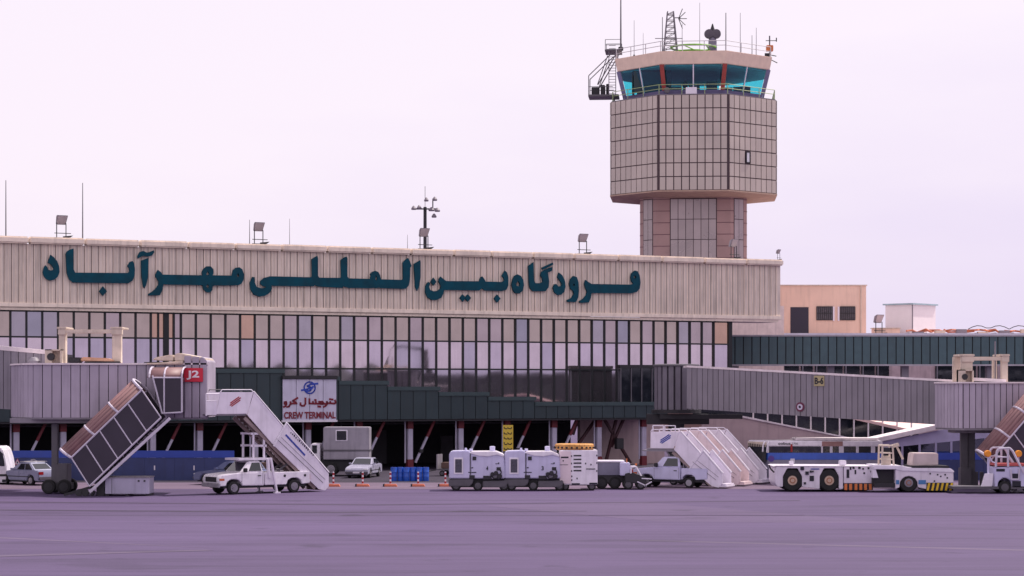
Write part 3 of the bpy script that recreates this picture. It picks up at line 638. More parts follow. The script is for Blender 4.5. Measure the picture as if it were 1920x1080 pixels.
# gallery rail (green and white) and roof rail
RAILG = mat('rail_pale_green', (150, 168, 120), .5); RAILW = mat('rail_white', (176, 172, 176), .5)
def rail(Rr, z, h, mm, name, skip=(), per=3):
    o = octa(Rr)
    for f in range(8):
        if f in skip: continue
        a, b = Vector(o[f]), Vector(o[(f + 1) % 8]); m = MB()
        for hh in (h, h * .55): m.cyl((a.x, a.y, z + hh), (b.x, b.y, z + hh), .035, 5)
        for k in range(per): q = a.lerp(b, k / per); m.cyl((q.x, q.y, z), (q.x, q.y, z + h), .04, 5)
        m.build(name, mm, tower)
rail(RB - .25, Z1 + .08, .95, RAILG, 'gallery_rail'); rail(r3 - .15, ZT + .0, 1.0, RAILW, 'roof_rail')
for px, w in ((1284, .5),): MB().box(-.75, .35, -8.3, -8.0, Z1 + .08, Z1 + .75).build('gallery_box', WHITE, tower, bevel=.03)
MB().lathe((-2.6, -8.0, Z1 + .5), [(-.2, .3), (.2, .3)], 14).build('gallery_spot', MIDGREY, tower)
# side platform with ladder, left of the cab
xl = (1104 - 1300) * TWY / FPX; xr_ = (1150 - 1300) * TWY / FPX; zp_ = oz(182, TWY)
m = MB(); m.box(xl, xr_ + .6, -1.4, 1.4, zp_, zp_ + .2); m.build('side_platform', MIDGREY, tower)
m = MB(); hr = oz(143, TWY)
for y in (-1.35, 1.35):
    m.cyl((xl + .05, y, zp_), (xl + .05, y, hr), .05, 6); m.cyl((xl + .05, y, hr), (xr_, y, oz(100, TWY)), .05, 6); m.cyl((xl, y, zp_ + 1), (xr_, y, zp_ + 1), .035, 5)
    m.cyl((xl + 1.0, y, zp_ + 1.2), (xr_ + .5, y, oz(98, TWY)), .06, 6); m.cyl((xl + .95, y, zp_ + 1.2), (xl + 2.0, y, oz(106, TWY)), .05, 6)
m.build('platform_stay', MIDGREY, tower)
m = MB(); m.box(xl + .3, xl + 1.1, -.7, .7, zp_ + .2, zp_ + 1.05); m.box(xl + 1.25, xl + 1.7, -.9, .4, zp_ + .2, zp_ + 1.25); m.box(xl + 1.8, xl + 2.1, -.5, .5, zp_ + .2, zp_ + 1.4); m.build('platform_equipment', DARK, tower, bevel=.04)
m = MB(); lx = (1149 - 1300) * TWY / FPX
for dx in (-.35, .35): m.cyl((lx + dx, -1.2, zp_), (lx + dx, -1.2, oz(97, TWY)), .045, 6)
for k in range(18): m.cyl((lx - .35, -1.2, zp_ + .3 + k * .29), (lx + .35, -1.2, zp_ + .3 + k * .29), .03, 5)
m.build('ladder', GREY, tower)
bx = (1146 - 1300) * TWY / FPX; zq = oz(97, TWY)
m = MB(); m.box(bx - .6, bx + 1.1, -1.5, 1.5, zq, zq + .12)
for dx in (-.55, 1.05):
    for y in (-1.4, 1.4): m.cyl((bx + dx, y, zq), (bx + dx, y, zq + 1.15), .035, 5)
for hh in (.6, 1.15):
    for y in (-1.4, 1.4): m.cyl((bx - .55, y, zq + hh), (bx + 1.05, y, zq + hh), .03, 5)
m.build('upper_landing', MIDGREY, tower)
# aerials and instruments that stand on the cab roof
def tp(px, y=-3.0): return (P(px, 730, TWY + y).x, TWY + y)
def aerial(px, ytop, label, r, y=-3.0, base=ZT, tip=.6, grp='whip aerials on the tower roof'):
    X, Y = tp(px, y); zt = CH + (HY - ytop) / FPX * Y
    t = thing('whip_aerial', label, 'aerial', (X, Y, base), 0, grp)
    MB().cyl((0, 0, 0), (0, 0, zt - base), r, 6, r * tip).build('rod', MIDGREY if r > .04 else GREY, t)
    MB().lathe((0, 0, 0), [(0, r * 2.6), (.35, r * 2.6), (.42, r)], 8, 'z').build('mount', DARK, t)
aerial(1164, -14, 'tallest thick black aerial on the landing left of the tower cab', .1, 0, oz(97, TWY) + .12)
aerial(1189, 38, 'thin pale aerial on the tower roof just right of the tallest black one', .035)
aerial(1206, 62, 'short aerial with a small crossbar near the left corner of the tower roof', .03)
aerial(1242, 32, 'stout aerial on the tower roof left of the lattice mast', .06)
aerial(1279, 44, 'short aerial on the tower roof between the lattice mast and the double dish', .04)
aerial(1312, 5, 'long thin aerial on the tower roof left of the double dish', .035, -1)
aerial(1361, 24, 'stout dark aerial on the tower roof right of the double dish', .07)
aerial(1388, 24, 'thin aerial second to the right of the double dish on the tower roof', .04)
aerial(1410, 66, 'shorter of the two low aerials near the right corner of the tower roof', .045)
aerial(1418, 52, 'taller of the two low aerials near the right corner of the tower roof', .04)
X, Y = tp(1257, -2.5); hm = CH + (HY - 22) / FPX * Y - ZT
t = thing('lattice_mast', 'small lattice mast with a dark fan aerial on the tower roof', 'mast', (X, Y, ZT))
m = MB()
for sx, sy in ((-1, -1), (1, -1), (1, 1), (-1, 1)): m.cyl((sx * .75, sy * .75, 0), (sx * .3, sy * .3, hm), .06, 6)
for k in range(8):
    z = hm * (k + .5) / 8; w_ = .75 - .45 * (k + .5) / 8
    for sy in (-1, 1): m.cyl((-w_, sy * w_, z), (w_, sy * w_, z), .04, 5); m.cyl((-w_, sy * w_, z), (w_ * .95, sy * w_, min(hm, z + hm / 8)), .03, 5)
m.cyl((-1.6, -.5, hm * .42), (1.2, -.5, hm * .42), .04, 5)
m.build('lattice', mat('lattice_grey', (112, 106, 114), .5), t)
m = MB(); m.cyl((.3, -.3, hm * .86), (1.0, -.4, hm * .86), .05, 5)
for a in (-62, -35, 0, 35, 62): m.cyl((.8, -.4, hm * .84), (.8 + .85 * math.cos(R(a)), -.4, hm * .84 + 1.15 * math.sin(R(a))), .04, 5)
m.build('fan_aerial', DARK, t)
X, Y = tp(1336, -2.0)
t = thing('double_dish', 'grey double dish instrument on a round base at the tower roof', 'dish', (X, Y, ZT))
MB().lathe((0, 0, .3), [(0, .36), (.7, .46), (1.7, .42), (2.0, .3)], 16, 'z').build('base_drum', mat('dish_grey', (120, 112, 132), .5), t, smooth=True)
m = MB()
for sx in (-1, 1): m.lathe((sx * .36, -.1, 2.65), [(-.35, .2), (-.3, .45), (.1, .5), (.4, .3)], 18)
m.build('dish', mat('dish_dark', (84, 76, 88), .5), t, smooth=True)
MB().lathe((0, 0, 2.9), [(0, .3), (.5, .14), (.8, .05)], 10, 'z').build('finial', DARK, t)
X, Y = tp(1300, -2.0)
t = thing('aerial_ring_frame', 'lime green round frame raised on legs at the tower roof centre', 'frame', (X, Y, ZT))
m = MB(); LIME = mat('lime_green', (120, 176, 60), .5)
for Rr, z in ((2.3, 1.25), (1.9, .75)):
    q = [(Rr * math.cos(k * R(15)), Rr * .9 * math.sin(k * R(15)), z) for k in range(25)]; m.tube(q, .1, 6)
for k in range(6): a = k * R(60); m.cyl((2.3 * math.cos(a), 2.07 * math.sin(a), 1.25), (1.9 * math.cos(a + R(30)), 1.7 * math.sin(a + R(30)), .75), .07, 5)
m.build('ring', LIME, t)
m = MB()
for k in range(8): a = k * R(45); m.cyl((1.9 * math.cos(a), 1.7 * math.sin(a), 0), (1.9 * math.cos(a), 1.7 * math.sin(a), .75), .07, 5)
m.cyl((-2.6, -1.2, .25), (2.6, -1.2, .25), .1, 6); m.build('leg', mat('ring_dark_green', (50, 78, 48), .5), t)
X, Y = tp(1443, 0)
t = thing('weather_station', 'small wind sensor post with an orange box at the roof corner', 'weather station', (X, Y, ZT - .1))
MB().cyl((0, 0, 0), (0, 0, 2.9), .07, 8).build('post', MIDGREY, t)
MB().box(-.35, .35, -.3, .3, 1.3, 1.9).build('sensor_box', ORANGE, t, bevel=.04)
m = MB(); m.cyl((-.4, 0, 2.4), (.7, 0, 2.4), .04, 5); m.cyl((.7, 0, 2.3), (.7, 0, 2.7), .06, 6); m.box(-.5, .05, -.1, .1, .4, 1.1); m.cyl((.2, 0, .9), (.7, 0, .8), .05, 5); m.cyl((.2, 0, .4), (.8, 0, .1), .05, 5); m.build('vane', DARK, t)

# ------------------------------------------------------------------ buildings behind the right end
rb = thing('rear_block', 'long low block with dark windows behind the green link bridge', 'building', P(1640, 730, 205).to_tuple()[:2] + (0,))
RBW = mat('rear_wall', (190, 168, 172), .8, streak=.4); TAN = mat('tan_render', (228, 198, 180), .8, var=.07, streak=.22, scale=.5)
Yb = 206.0; zr = oz(627, Yb)
x0, x1 = P(1365, 0, Yb).x, P(2300, 0, Yb).x
MB().box(x0, x1, Yb + .2, Yb + 60, 0, zr).build('wall', RBW, rb, world=True)
MB().box(x0, x1, Yb - .1, Yb + .19, zr - .35, zr + .12).build('roof_edge', WHITE, rb, world=True)
for a, b in ((1368, 1412), (1414, 1434), (1436, 1458), (1466, 1498), (1502, 1524), (1528, 1550), (1553, 1580), (1583, 1612), (1615, 1640), (1643, 1667), (1754, 1785), (1788, 1830), (1834, 1870), (1880, 1925)):
    q0, q1 = P(a, 683, Yb), P(b, 715, Yb)
    f = MB().box(q0.x, q1.x, Yb + .02, Yb + .3, q1.z - .8, q0.z + .4).build('window', GLASS2, rb, world=True)
    MB().box(q0.x + .12, q0.x + .22, Yb - .02, Yb + .05, q1.z - .8, q0.z + .4).build('window_bar', GREY, f, world=True)
tb = thing('rooftop_house', 'tan rendered rooftop house with a dark door and two barred windows', 'building', P(1545, 730, 224).to_tuple()[:2] + (zr,))
Yt = 224.0
def T3(px, py): q = P(px, py, Yt); return q.x, q.z
xa, zt = T3(1400, 536); xb, _ = T3(1624, 536)
MB().box(xa, xb, Yt, Yt + 9, zr, zt).build('wall', TAN, tb, world=True)
MB().box(xa - .1, xb + .1, Yt - .1, Yt + 9.1, zt + .003, zt + .12).build('roof', CREAM, tb, world=True)
xa, z1 = T3(1482, 576); xb, z0 = T3(1516, 640)
MB().box(xa, xb, Yt - .05, Yt + .1, zr, z1).build('door', mat('dark_door', (44, 42, 60), .6), tb, world=True)
for a, b, wh in ((1531, 1561, 1563), (1575, 1603, 1572)):
    q0, z1 = T3(a, 575); q1, z0 = T3(b, 600)
    f = MB().box(q0, q1, Yt - .03, Yt + .1, z0, z1).build('window', mat('grey_pane', (90, 84, 92), .25, streak=.3), tb, world=True)
    m = MB()
    for k in range(9): x = q0 + (q1 - q0) * k / 8; m.box(x - .03, x + .03, Yt - .1, Yt - .04, z0, z1)
    for z in (z0, (z0 + z1) / 2, z1): m.box(q0, q1, Yt - .12, Yt - .05, z - .03, z + .03)
    m.build('bars', DARK, f, world=True)
    h0, _ = T3(wh - 1.6, 575); h1, _ = T3(wh + 1.6, 575); MB().box(h0, h1, Yt - .14, Yt + .02, z0 - .1, z1).build('shutter', WHITE, f, world=True)
xp, _ = T3(1614, 540); MB().cyl((xp, Yt - .08, zr), (xp, Yt - .08, zt), .07, 6).build('downpipe', CREAM, tb, world=True)
c0 = P(1711, 730, 214)
wh = thing('rooftop_hut', 'plain white rooftop hut under a thin overhanging teal roof', 'hut', (c0.x, 214, zr), R(47))
zt = oz(571, 214) ; hh = zt - zr
MB().box(0, 4.3, 0, 3.2, 0, hh).build('wall', mat('hut_white', (232, 226, 230), .6, var=.03), wh)
MB().box(-.2, 4.5, -.2, 3.4, hh + .003, hh + .15).build('roof', mat('hut_teal', (156, 182, 192), .5), wh)
MB().box(-.03, .06, -.03, .06, 0, hh - .01).build('corner_trim', GREY, wh)
q = P(1648, 622, 212); flood(0, 'floodlight on the flat roof between the tan house and white hut', 1.25, .6, None, at=(q.x, 212, zr + .1))
RUST = mat('rusty_pipe', (190, 112, 84), .7, var=.25, scale=1.2)
t = thing('rooftop_pipework', 'tangle of rusty orange pipes lying along the right roof', 'pipes', (P(1800, 730, 209).x, 209, zr + .12))
m = MB(); random.seed(3)
for k in range(8):
    xa = -5.2 + k * 1.9; m.tube([(xa + i * .6, random.uniform(-.3, 2), .14 + random.uniform(0, .3) + .06 * (i % 2)) for i in range(6)], .1, 6)
m.build('pipe_run', RUST, t, smooth=True)
m = MB()
for k in range(9): m.box(-5.2 + k * 1.7, -5.0 + k * 1.7, -.35, 2.2, 0, .12)
for k in range(7): MB().box(-4.6 + k * 2.1, -3.6 + k * 2.1, -.4, .2, 0, .22 + .12 * (k % 3)).build('pipe_cover', CREAM if k % 2 else GREY, t, bevel=.03)
m.tube([(1 + .45 * i, 1, .5 + .35 * abs(math.sin(i * .7))) for i in range(18)], .04, 5)
m.build('bracket', DARK, t)
q = P(1632, 626, 213); t = thing('rooftop_crate', 'low tan box on the flat roof left of the white hut', 'box', (P(1663, 0, 213).x, 213, zr))
MB().box(-1.3, 1.3, 0, 1.5, 0, .75).build('box_body', TAN, t, bevel=.04); MB().box(-1.4, 1.4, -.08, 1.6, .755, .85).build('box_lid', CREAM, t)
# green link bridge
GY_ = 184.0
gb = thing('green_link_bridge', 'long dark teal clad link bridge running right from the glass front', 'bridge', (P(1640, 0, GY_).x, GY_, 0))
a_, b_ = MB(), MB(); TEALS = mat('teal_sheet', (70, 94, 100), .45, var=.1, streak=.25, pvar=.08)
xa, xb = P(1362, 0, GY_).x, P(2300, 0, GY_).x; z1, z0 = oz(631, GY_), oz(683, GY_)
panels(a_, b_, [(xa, GY_), (xb, GY_)], [z0, z0], [z1, z1], .735, gap=.09, depth=.06, thick=3.0)
a_.build('teal_sheet', TEALS, gb, world=True); b_.build('bridge_body', MATS['dark_green_joint'], gb, world=True)
m = MB(); m.box(xa, xb, GY_ - .12, GY_ + 3.1, z1 + .003, z1 + .14); m.box(xa, xb, GY_ - .10, GY_ + .3, z0 - .14, z0 - .003); m.build('edge_trim', mat('trim_pale', (170, 164, 172), .5), gb, world=True)
m = MB()
for px in (1380, 1560, 1700, 1860, 2020): x = P(px, 0, GY_).x; m.box(x - .3, x + .3, GY_ + .6, GY_ + 1.4, 0, z0 - .15)
m.build('pier', GREY, gb, world=True)

# pier that stands past the right edge of the view and is mirrored in the terminal glass
np_ = thing('pier_building', 'dark low pier mirrored in the lower panes of the terminal glass', 'building', (56, 128, 0))
MB().box(-4, 14, -24, 20, 0, 7.4).build('wall', mat('pier_wall', (52, 50, 60), .7, var=.2, streak=.4), np_)
MB().box(-4.3, 14.3, -24.3, 20.3, 7.404, 7.8).build('roof_edge', MIDGREY, np_)
m = MB()
for k in range(11): m.box(-4.12, -4.0, -23 + k * 4, -20.6 + k * 4, 1.0, 6.6)
m.build('window_row', GLASS2, np_)
for k in range(6):
    MB().prismz([(-4, -52 + k * 4.6), (2, -52 + k * 4.6), (2, -47.8 + k * 4.6), (-4, -47.8 + k * 4.6)], 6.6, 9.0, [(-1.1, -50.1 + k * 4.6), (-.9, -50.1 + k * 4.6), (-.9, -49.9 + k * 4.6), (-1.1, -49.9 + k * 4.6)]).build('roof_peak', MATS['pier_wall'], np_)
MB().box(-3.9, 1.9, -52, -24.4, 0, 6.59).build('low_wing', MATS['pier_wall'], np_)
m = MB(); m.box(-3, -2.6, -22, -21.6, 7.81, 10.2); m.box(-3, -2.6, -17, -16, 7.81, 10.2); m.box(-3, -2.6, -22, -16, 10.2, 10.45); m.build('bracket', DARK, np_)
# ------------------------------------------------------------------ jet bridges
JB = mat('bridge_lilac_sheet', (166, 156, 172), .5, var=.10, streak=.4, scale=.6, pvar=.06)
JB2 = mat('bridge_grey_sheet', (130, 124, 134), .5, var=.10, streak=.4, scale=.6, pvar=.06)
JJ = mat('bridge_joint', (50, 44, 56), .7)
JTOP = mat('bridge_roof_white', (224, 212, 216), .6, streak=.2)
CANO = mat('canopy_sheet', (128, 94, 96), .55, var=.15, streak=.35, scale=1.2)
CPAN = mat('canopy_dark_panel', (46, 38, 54), .35, var=.15, scale=.8)
FRAMEW = mat('canopy_frame', (198, 190, 206), .5, var=.08, streak=.2)
def gantry(root, px0, px1, ptop, pbase, Y, legs, name='lift_gantry'):
    """two posts and a cross beam over the bridge head"""
    q = lambda px, py: P(px, py, Y)
    g = MB()
    for a, b in legs: A, B = q(a, pbase), q(b, ptop + 4); g.box(A.x, B.x, Y, Y + .35, A.z, B.z)
    for a, b in legs: A, B = q(a - 5, pbase), q(b - 9, ptop + 4); g.box(A.x, B.x, Y + 1.6, Y + 1.95, A.z, B.z)
    g.build(name, CREAM, root, world=True, bevel=.03)
    g = MB(); A, B = q(px0, ptop + 5), q(px1, ptop + 12); g.box(A.x, B.x, Y - .06, Y + .22, B.z, A.z)
    for a, b in legs:
        A, B = q(a - 3, ptop), q(b + 3, ptop + 4); g.box(A.x, B.x, Y - .12, Y + 2.0, B.z, A.z)
        A, B = q(a - 1, ptop + 4), q(b + 2, ptop + 15); g.box(A.x, B.x, Y - .1, Y + .3, B.z, A.z)
    g.build('cross_beam', CREAM, root, world=True, bevel=.03)
def fanbox(root, x0, x1, y0, y1, Y):
    A, B = P(x0, y1, Y), P(x1, y0, Y); w = B.x - A.x
    m = MB(); m.box(A.x, A.x + w * .42, Y, Y + 1, A.z, B.z); m.box(A.x, B.x, Y, Y + 1, B.z - .08, B.z); m.box(B.x - .1, B.x, Y, Y + 1, A.z, B.z); m.box(A.x, B.x, Y + .5, Y + 1, A.z, B.z)
    f = m.build('fan_box', CREAM, root, world=True, bevel=.02)
    MB().lathe((A.x + w * .35, Y - .05, (A.z + B.z) / 2), [(-.06, w * .2), (.1, w * .24)], 14).build('fan', DARK, f, world=True)
def stair_canopy(root, U, Lw, Yn, width, nseg, trim=0.0):
    """covered service stair in the picture-parallel plane: U, Lw are (crown, shoulder, foot) points (x, z) at the upper and lower end"""
    yn, yf = Yn, Yn + width
    def sec(c, s, f):        # arch section from near foot over the crown to the far shoulder
        pts = [(f, yn), (s, yn)]
        for k in range(1, 7):
            a = k / 6 * math.pi / 2; pts.append(((s[0] + (c[0] - s[0]) * math.sin(a), s[1] + (c[1] - s[1]) * math.sin(a)), yn + (width / 2) * (1 - math.cos(a))))
        for k in range(5, -1, -1):
            a = k / 6 * math.pi / 2; pts.append(((s[0] + (c[0] - s[0]) * math.sin(a), s[1] + (c[1] - s[1]) * math.sin(a)), yf - (width / 2) * (1 - math.cos(a))))
        pts.append((f, yf)); return [Vector((p[0], y, p[1])) for p, y in pts]
    a, b = sec(*U), sec(*Lw); n = len(a)
    def strip(i, j, mm, nm):
        m = MB()
        for k in range(i, j): m.add([a[k], a[k + 1], b[k + 1], b[k]], [(0, 1, 2, 3)])
        o = m.build(nm, mm, root, world=True, smooth=True); md = o.modifiers.new('shell', 'SOLIDIFY'); md.thickness = .04; return o
    strip(1, n - 2, CANO, 'canopy_roof'); 
    m = MB(); 
    for k in (0, n - 2): m.slab([a[k], a[k + 1], b[k + 1], b[k]], .02, .02)
    m.build('canopy_side', CPAN, root, world=True)
    fr = MB()
    off = Vector((0, -.03, 0))
    for k in range(4): fr.tube([p.lerp(q, k / 3) + off for p, q in list(zip(a, b))[1:-1]], .075 if k % 3 else .085, 6)
    for k in range(nseg + 1): fr.cyl(a[0].lerp(b[0], k / nseg) + off, a[1].lerp(b[1], k / nseg) + off, .04, 6); fr.cyl(a[-1].lerp(b[-1], k / nseg), a[-2].lerp(b[-2], k / nseg), .04, 6)
    for k in (1, 0): fr.cyl(a[k] + Vector((0, -.04, 0)), b[k] + Vector((0, -.04, 0)), .055, 6); fr.cyl(a[n - 1 - k], b[n - 1 - k], .05, 6)
    ex = Vector((.1, 0, -.42)); fr.beam(a[0] + ex + Vector((.4, -.03, .38)), b[0] + ex + Vector((-.1, -.03, .1)), .08, .16)
    fr.build('canopy_frame', FRAMEW, root, world=True)
    st = MB(); A, B = (a[0] + a[-1]) / 2, (b[0] + b[-1]) / 2; ns = 16
    for k in range(ns): c = A.lerp(B, (k + .5) / ns); st.box(c.x - .15, c.x + .15, yn + .12, yf - .12, c.z - .22, c.z - .18)
    st.build('stair_tread', DARK, root, world=True)
# ---- left bridge with the red gate sign
Y2 = 122.0
jl = thing('jet_bridge', 'lilac panelled jet bridge with a rounded head and brown canopied stair, at left', 'jet bridge', P(104, 0, Y2 + 1).to_tuple()[:2] + (0,), 0, 'jet bridges')
zt, zb = P(0, 684, Y2).z, P(0, 783, Y2).z
pt = lambda px, Y: (P(px, 0, Y).x, Y)
a_, b_ = MB(), MB()
path = [pt(22, 126.5), pt(30, 124.6), pt(45, 123), pt(63, 122.2), pt(80, 122), pt(345, 122)]
panels(a_, b_, path, [zb] * 6, [zt] * 6, .53, gap=.045, depth=.05, thick=.10)
a_.build('head_panel', JB, jl, world=True)
b_.build('head_wall', JJ, jl, world=True)
pl = [(path[0][0], 126.5)] + path[1:5] + [pt(390, 122.0), pt(390, 125.4), (path[0][0] + .5, 127)]
MB().prismz([(x + (.15 if i < 5 else -.03), y + .16) for i, (x, y) in enumerate(pl)], zb + .05, zt - .02).build('head_core', JJ, jl, world=True)
MB().prismz([(x + (-.08 if i < 5 else .02), y - .14 if i < 6 else y) for i, (x, y) in enumerate(pl)], zt + .004, zt + .10).build('head_roof', JTOP, jl, world=True)
MB().prismz([(x, y - .02) for x, y in pl], zb - .1, zb - .003).build('head_floor', GREY, jl, world=True)
# docking end with rounded top
a_ = MB(); E0, E1 = P(345, 0, 121.9).x, P(389, 0, 121.9).x; zt2 = P(0, 669, 121.9).z
for k in range(3):
    xa = E0 + (E1 - E0) * k / 3 + .02; xb = E0 + (E1 - E0) * (k + 1) / 3 - .02; 
    a_.prism([(xa, zb), (xb, zb), (xb, zt2 - (.25 if k == 2 else 0)), (xb - (.25 if k == 2 else 0), zt2 + (0 if k == 2 else .05 * (1 - k))), (xa, zt2 + .05 * (1 - k))], 121.86, 125.4)
a_.build('dock_end', JB, jl, world=True, bevel=.03)
m = MB()
cv = [P(x, y, 121.9) for x, y in ((275, 681), (300, 680), (344, 676), (344, 683), (275, 684))]; m.prism([(q.x, q.z) for q in cv], 121.7, 124.5)
cv = [P(x, y, 121.9) for x, y in ((285, 675), (292, 670), (318, 665), (325, 666), (325, 677), (300, 676))]; m.prism([(q.x, q.z) for q in cv], 121.9, 125)
cv = [P(x, y, 121.9) for x, y in ((327, 664), (335, 662), (362, 667), (386, 672), (386, 677), (327, 677))]; m.prism([(q.x, q.z) for q in cv], 121.9, 125.2)
m.build('hood_roof', CREAM, jl, world=True, bevel=.05)
gantry(jl, 122, 214, 613, 681, 123.0, [(110, 122), (210, 227)])
fanbox(jl, 84, 116, 655, 683, 122.6)
m = MB(); q = P(64, 683, 123); m.lathe((q.x, 123, q.z), [(0, .34), (.2, .33), (.38, .2), (.42, .05)], 14, 'z'); m.build('roof_dome', GREY, jl, world=True, smooth=True)
m = MB(); A, B = P(150, 681, 122.8), P(214, 672, 122.8); m.prism([(A.x, A.z + .12), (B.x, A.z + .04), (B.x, B.z - .1), (B.x - .5, B.z + .02), (A.x + .1, B.z + .08)], 122.8, 123.9); m.build('roof_duct', mat('duct_tan', (206, 160, 132), .7, var=.25), jl, world=True, bevel=.05)
m = MB(); A, B = P(128, 682, 122.7), P(150, 670, 122.7); m.box(A.x, B.x, 122.7, 123.6, A.z + .05, B.z); m.box(A.x + .9, A.x + 3.0, 122.7, 122.9, A.z, A.z + .14); m.box(A.x + 4.3, A.x + 6, 122.7, 122.9, A.z, A.z + .1); m.build('roof_machinery', DARK, jl, world=True, bevel=.05)
# tunnel that leads off to the left
a_, b_ = MB(), MB(); Lx = pt(-240, 129.5); Rx = pt(92, 125.8)
panels(a_, b_, [Lx, Rx], [P(0, 752, 129.5).z, P(0, 772, 125.8).z], [P(0, 634, 129.5).z, P(0, 664, 125.8).z], .5, gap=.045, depth=.05, thick=2.8)
a_.build('tunnel_panel', JB2, jl, world=True); b_.build('tunnel_wall', JJ, jl, world=True)
m = MB(); A, B = P(-240, 626, 129.4), P(92, 660, 125.7); m.hexa([A - Vector((0, 0, .30)), B - Vector((0, 0, .14)), B + Vector((0, 3, -.14)), A + Vector((0, 3, -.30)), A, B + Vector((0, 0, .1)), B + Vector((0, 3, .1)), A + Vector((0, 3, 0))])
m.build('tunnel_roof', JTOP, jl, world=True)
m = MB(); A, B = P(20, 793, 122.6), P(170, 784, 122.6); m.box(A.x, B.x, 122.4, 124.6, A.z, B.z); m.build('cross_girder', GREY, jl, world=True)
m = MB(); A, B = P(97, 905, 123), P(108, 793, 123); m.box(A.x, B.x, 122.9, 123.3, .8, B.z); A, B = P(96, 905, 122.6), P(126, 870, 122.6); m.box(A.x, B.x, 122.6, 123.8, .62, B.z); m.build('drive_column', MIDGREY, jl, world=True, bevel=.02)
m = MB(); A, B = P(88, 930, 122.2), P(128, 908, 122.2); m.box(A.x, B.x, 122.3, 124, .25, .62); m.build('bogie', DARK, jl, world=True)
for px in (92, 121): x_ = P(px, 0, 122.4).x - jl.location.x; wheel(jl, x_, 122.35 - jl.location.y, .42, .35, rimm=DARK); wheel(jl, x_, 124.0 - jl.location.y, .42, .35, out=1, rimm=DARK)
xz = lambda px, py, Y: (P(px, py, Y).x, P(px, py, Y).z)
YC = 119.7
stair_canopy(jl, [xz(245, 712, YC), xz(266, 731, YC), xz(302, 783, YC)], [xz(108, 842, YC), xz(134, 858, YC), xz(168, 912, YC)], YC, 1.9, 5)
m = MB(); A, B = P(168, 914, 119.8), P(120, 928, 119.8); m.beam(A, B, .14); m.beam(A + Vector((0, 1.6, 0)), B + Vector((0, 1.6, 0)), .14); m.beam(A, A + Vector((0, 1.6, 0)), .1); m.cyl(A + Vector((.3, 0, -.2)), (A.x + .1, 119.8, .02), .08)
for px in (148, 160): q = P(px, 925, 119.7); m.cyl((q.x, 119.6, .2), (q.x, 119.8, .2), .2, 12)
m.build('stair_foot', DARK, jl, world=True)
# side door hood
YD = 120.4
m = MB(); A = [xz(x, y, YD) for x, y in ((289, 708), (340, 708), (340, 772), (306, 775))]; m.prism(A, YD, 121.9); m.build('door_hood', CPAN, jl, world=True)
m = MB(); sec = [(YD - .0, 708), (YD + .05, 702), (YD + .3, 694), (YD + .8, 689), (121.9, 688)]; z_ = lambda py: P(0, py, YD).z
xa, xb = xz(280, 0, YD)[0], xz(341, 0, YD)[0]; vs = [(xa - .12 + .12 * abs(708 - py) / 20 - .0, y, z_(py)) for y, py in sec] + [(xb, y, z_(py)) for y, py in sec]
m.add(vs, [(i, i + 1, 6 + i, 5 + i) for i in range(4)]); o = m.build('hood_top', CANO, jl, world=True, smooth=True); md = o.modifiers.new('shell', 'SOLIDIFY'); md.thickness = .04
m = MB(); y = YD - .04
for a, b in (((287, 708), (341, 708)), ((308, 708), (308, 774)), ((286, 704), (304, 775)), ((303, 775), (341, 773)), ((341, 700), (341, 773))): m.cyl((*xz(*a, YD)[:1], y, xz(*a, YD)[1]), (xz(*b, YD)[0], y, xz(*b, YD)[1]), .05, 6)
m.tube([(xz(308, 0, YD)[0], yy - .03, z_(py)) for yy, py in sec], .05, 6); m.tube([(xa, yy - .03, z_(py)) for yy, py in sec], .06, 6); m.tube([(xb, yy - .03, z_(py)) for yy, py in sec], .05, 6)
m.build('hood_frame', FRAMEW, jl, world=True)
# gate sign
A, B = P(344, 716, 121.7), P(380, 690, 121.7)
gs = thing('gate_sign', 'red square gate sign reading J2 on the end of the left jet bridge', 'sign', (A.x, 121.78, A.z)); w_, h_ = B.x - A.x, B.z - A.z
MB().box(0, w_, -.06, .05, 0, h_).build('sign_plate', mat('sign_red', (206, 36, 62), .5, var=.05), gs, bevel=.015)
m = MB(); textplate(m, 'J2', w_ * .16, w_ * .82, h_ * .16, h_ * .82, -.062, .012, .03); m.build('lettering', mat('sign_letter_white', (240, 230, 236), .5), gs)

# ---- right bridge B-6
jr = thing('jet_bridge', 'grey jet bridge sloping down rightwards to a rounded lilac head, carrying a B-6 plate', 'jet bridge', P(1812, 0, 127).to_tuple()[:2] + (0,), 0, 'jet bridges')
YA, YB_ = 141.0, 130.0
a_, b_ = MB(), MB(); A_, B_ = pt(1288, YA), pt(1800, YB_)
panels(a_, b_, [A_, B_], [P(0, 766, YA).z, P(0, 799, YB_).z], [P(0, 689, YA).z, P(0, 717, YB_).z], .40, gap=.04, depth=.05, thick=2.6, jit=.004)
a_.build('tunnel_panel', JB2, jr, world=True); b_.build('tunnel_wall', JJ, jr, world=True)
m = MB(); A, B = P(1288, 689, YA - .1), P(1800, 717, YB_ - .1); dz = Vector((0, 0, .14)); yy = Vector((0, 2.9, 0)); m.hexa([A + Vector((0, 0, .004)), B + Vector((0, 0, .004)), B + yy, A + yy, A + dz, B + dz, B + yy + dz, A + yy + dz]); m.build('tunnel_roof', JTOP, jr, world=True)
YH = 127.0; zt, zb = P(0, 719, YH).z, P(0, 803, YH).z
path = [pt(1754, 129.8), pt(1772, 128.6), pt(1790, 127.5), pt(1806, YH), pt(2060, YH)]
a_, b_ = MB(), MB(); panels(a_, b_, path, [zb] * 5, [zt] * 5, .36, gap=.04, depth=.05, thick=.1); a_.build('head_panel', JB, jr, world=True); b_.build('head_wall', JJ, jr, world=True)
pl = path + [pt(2060, 130.5), pt(1764, 131)]
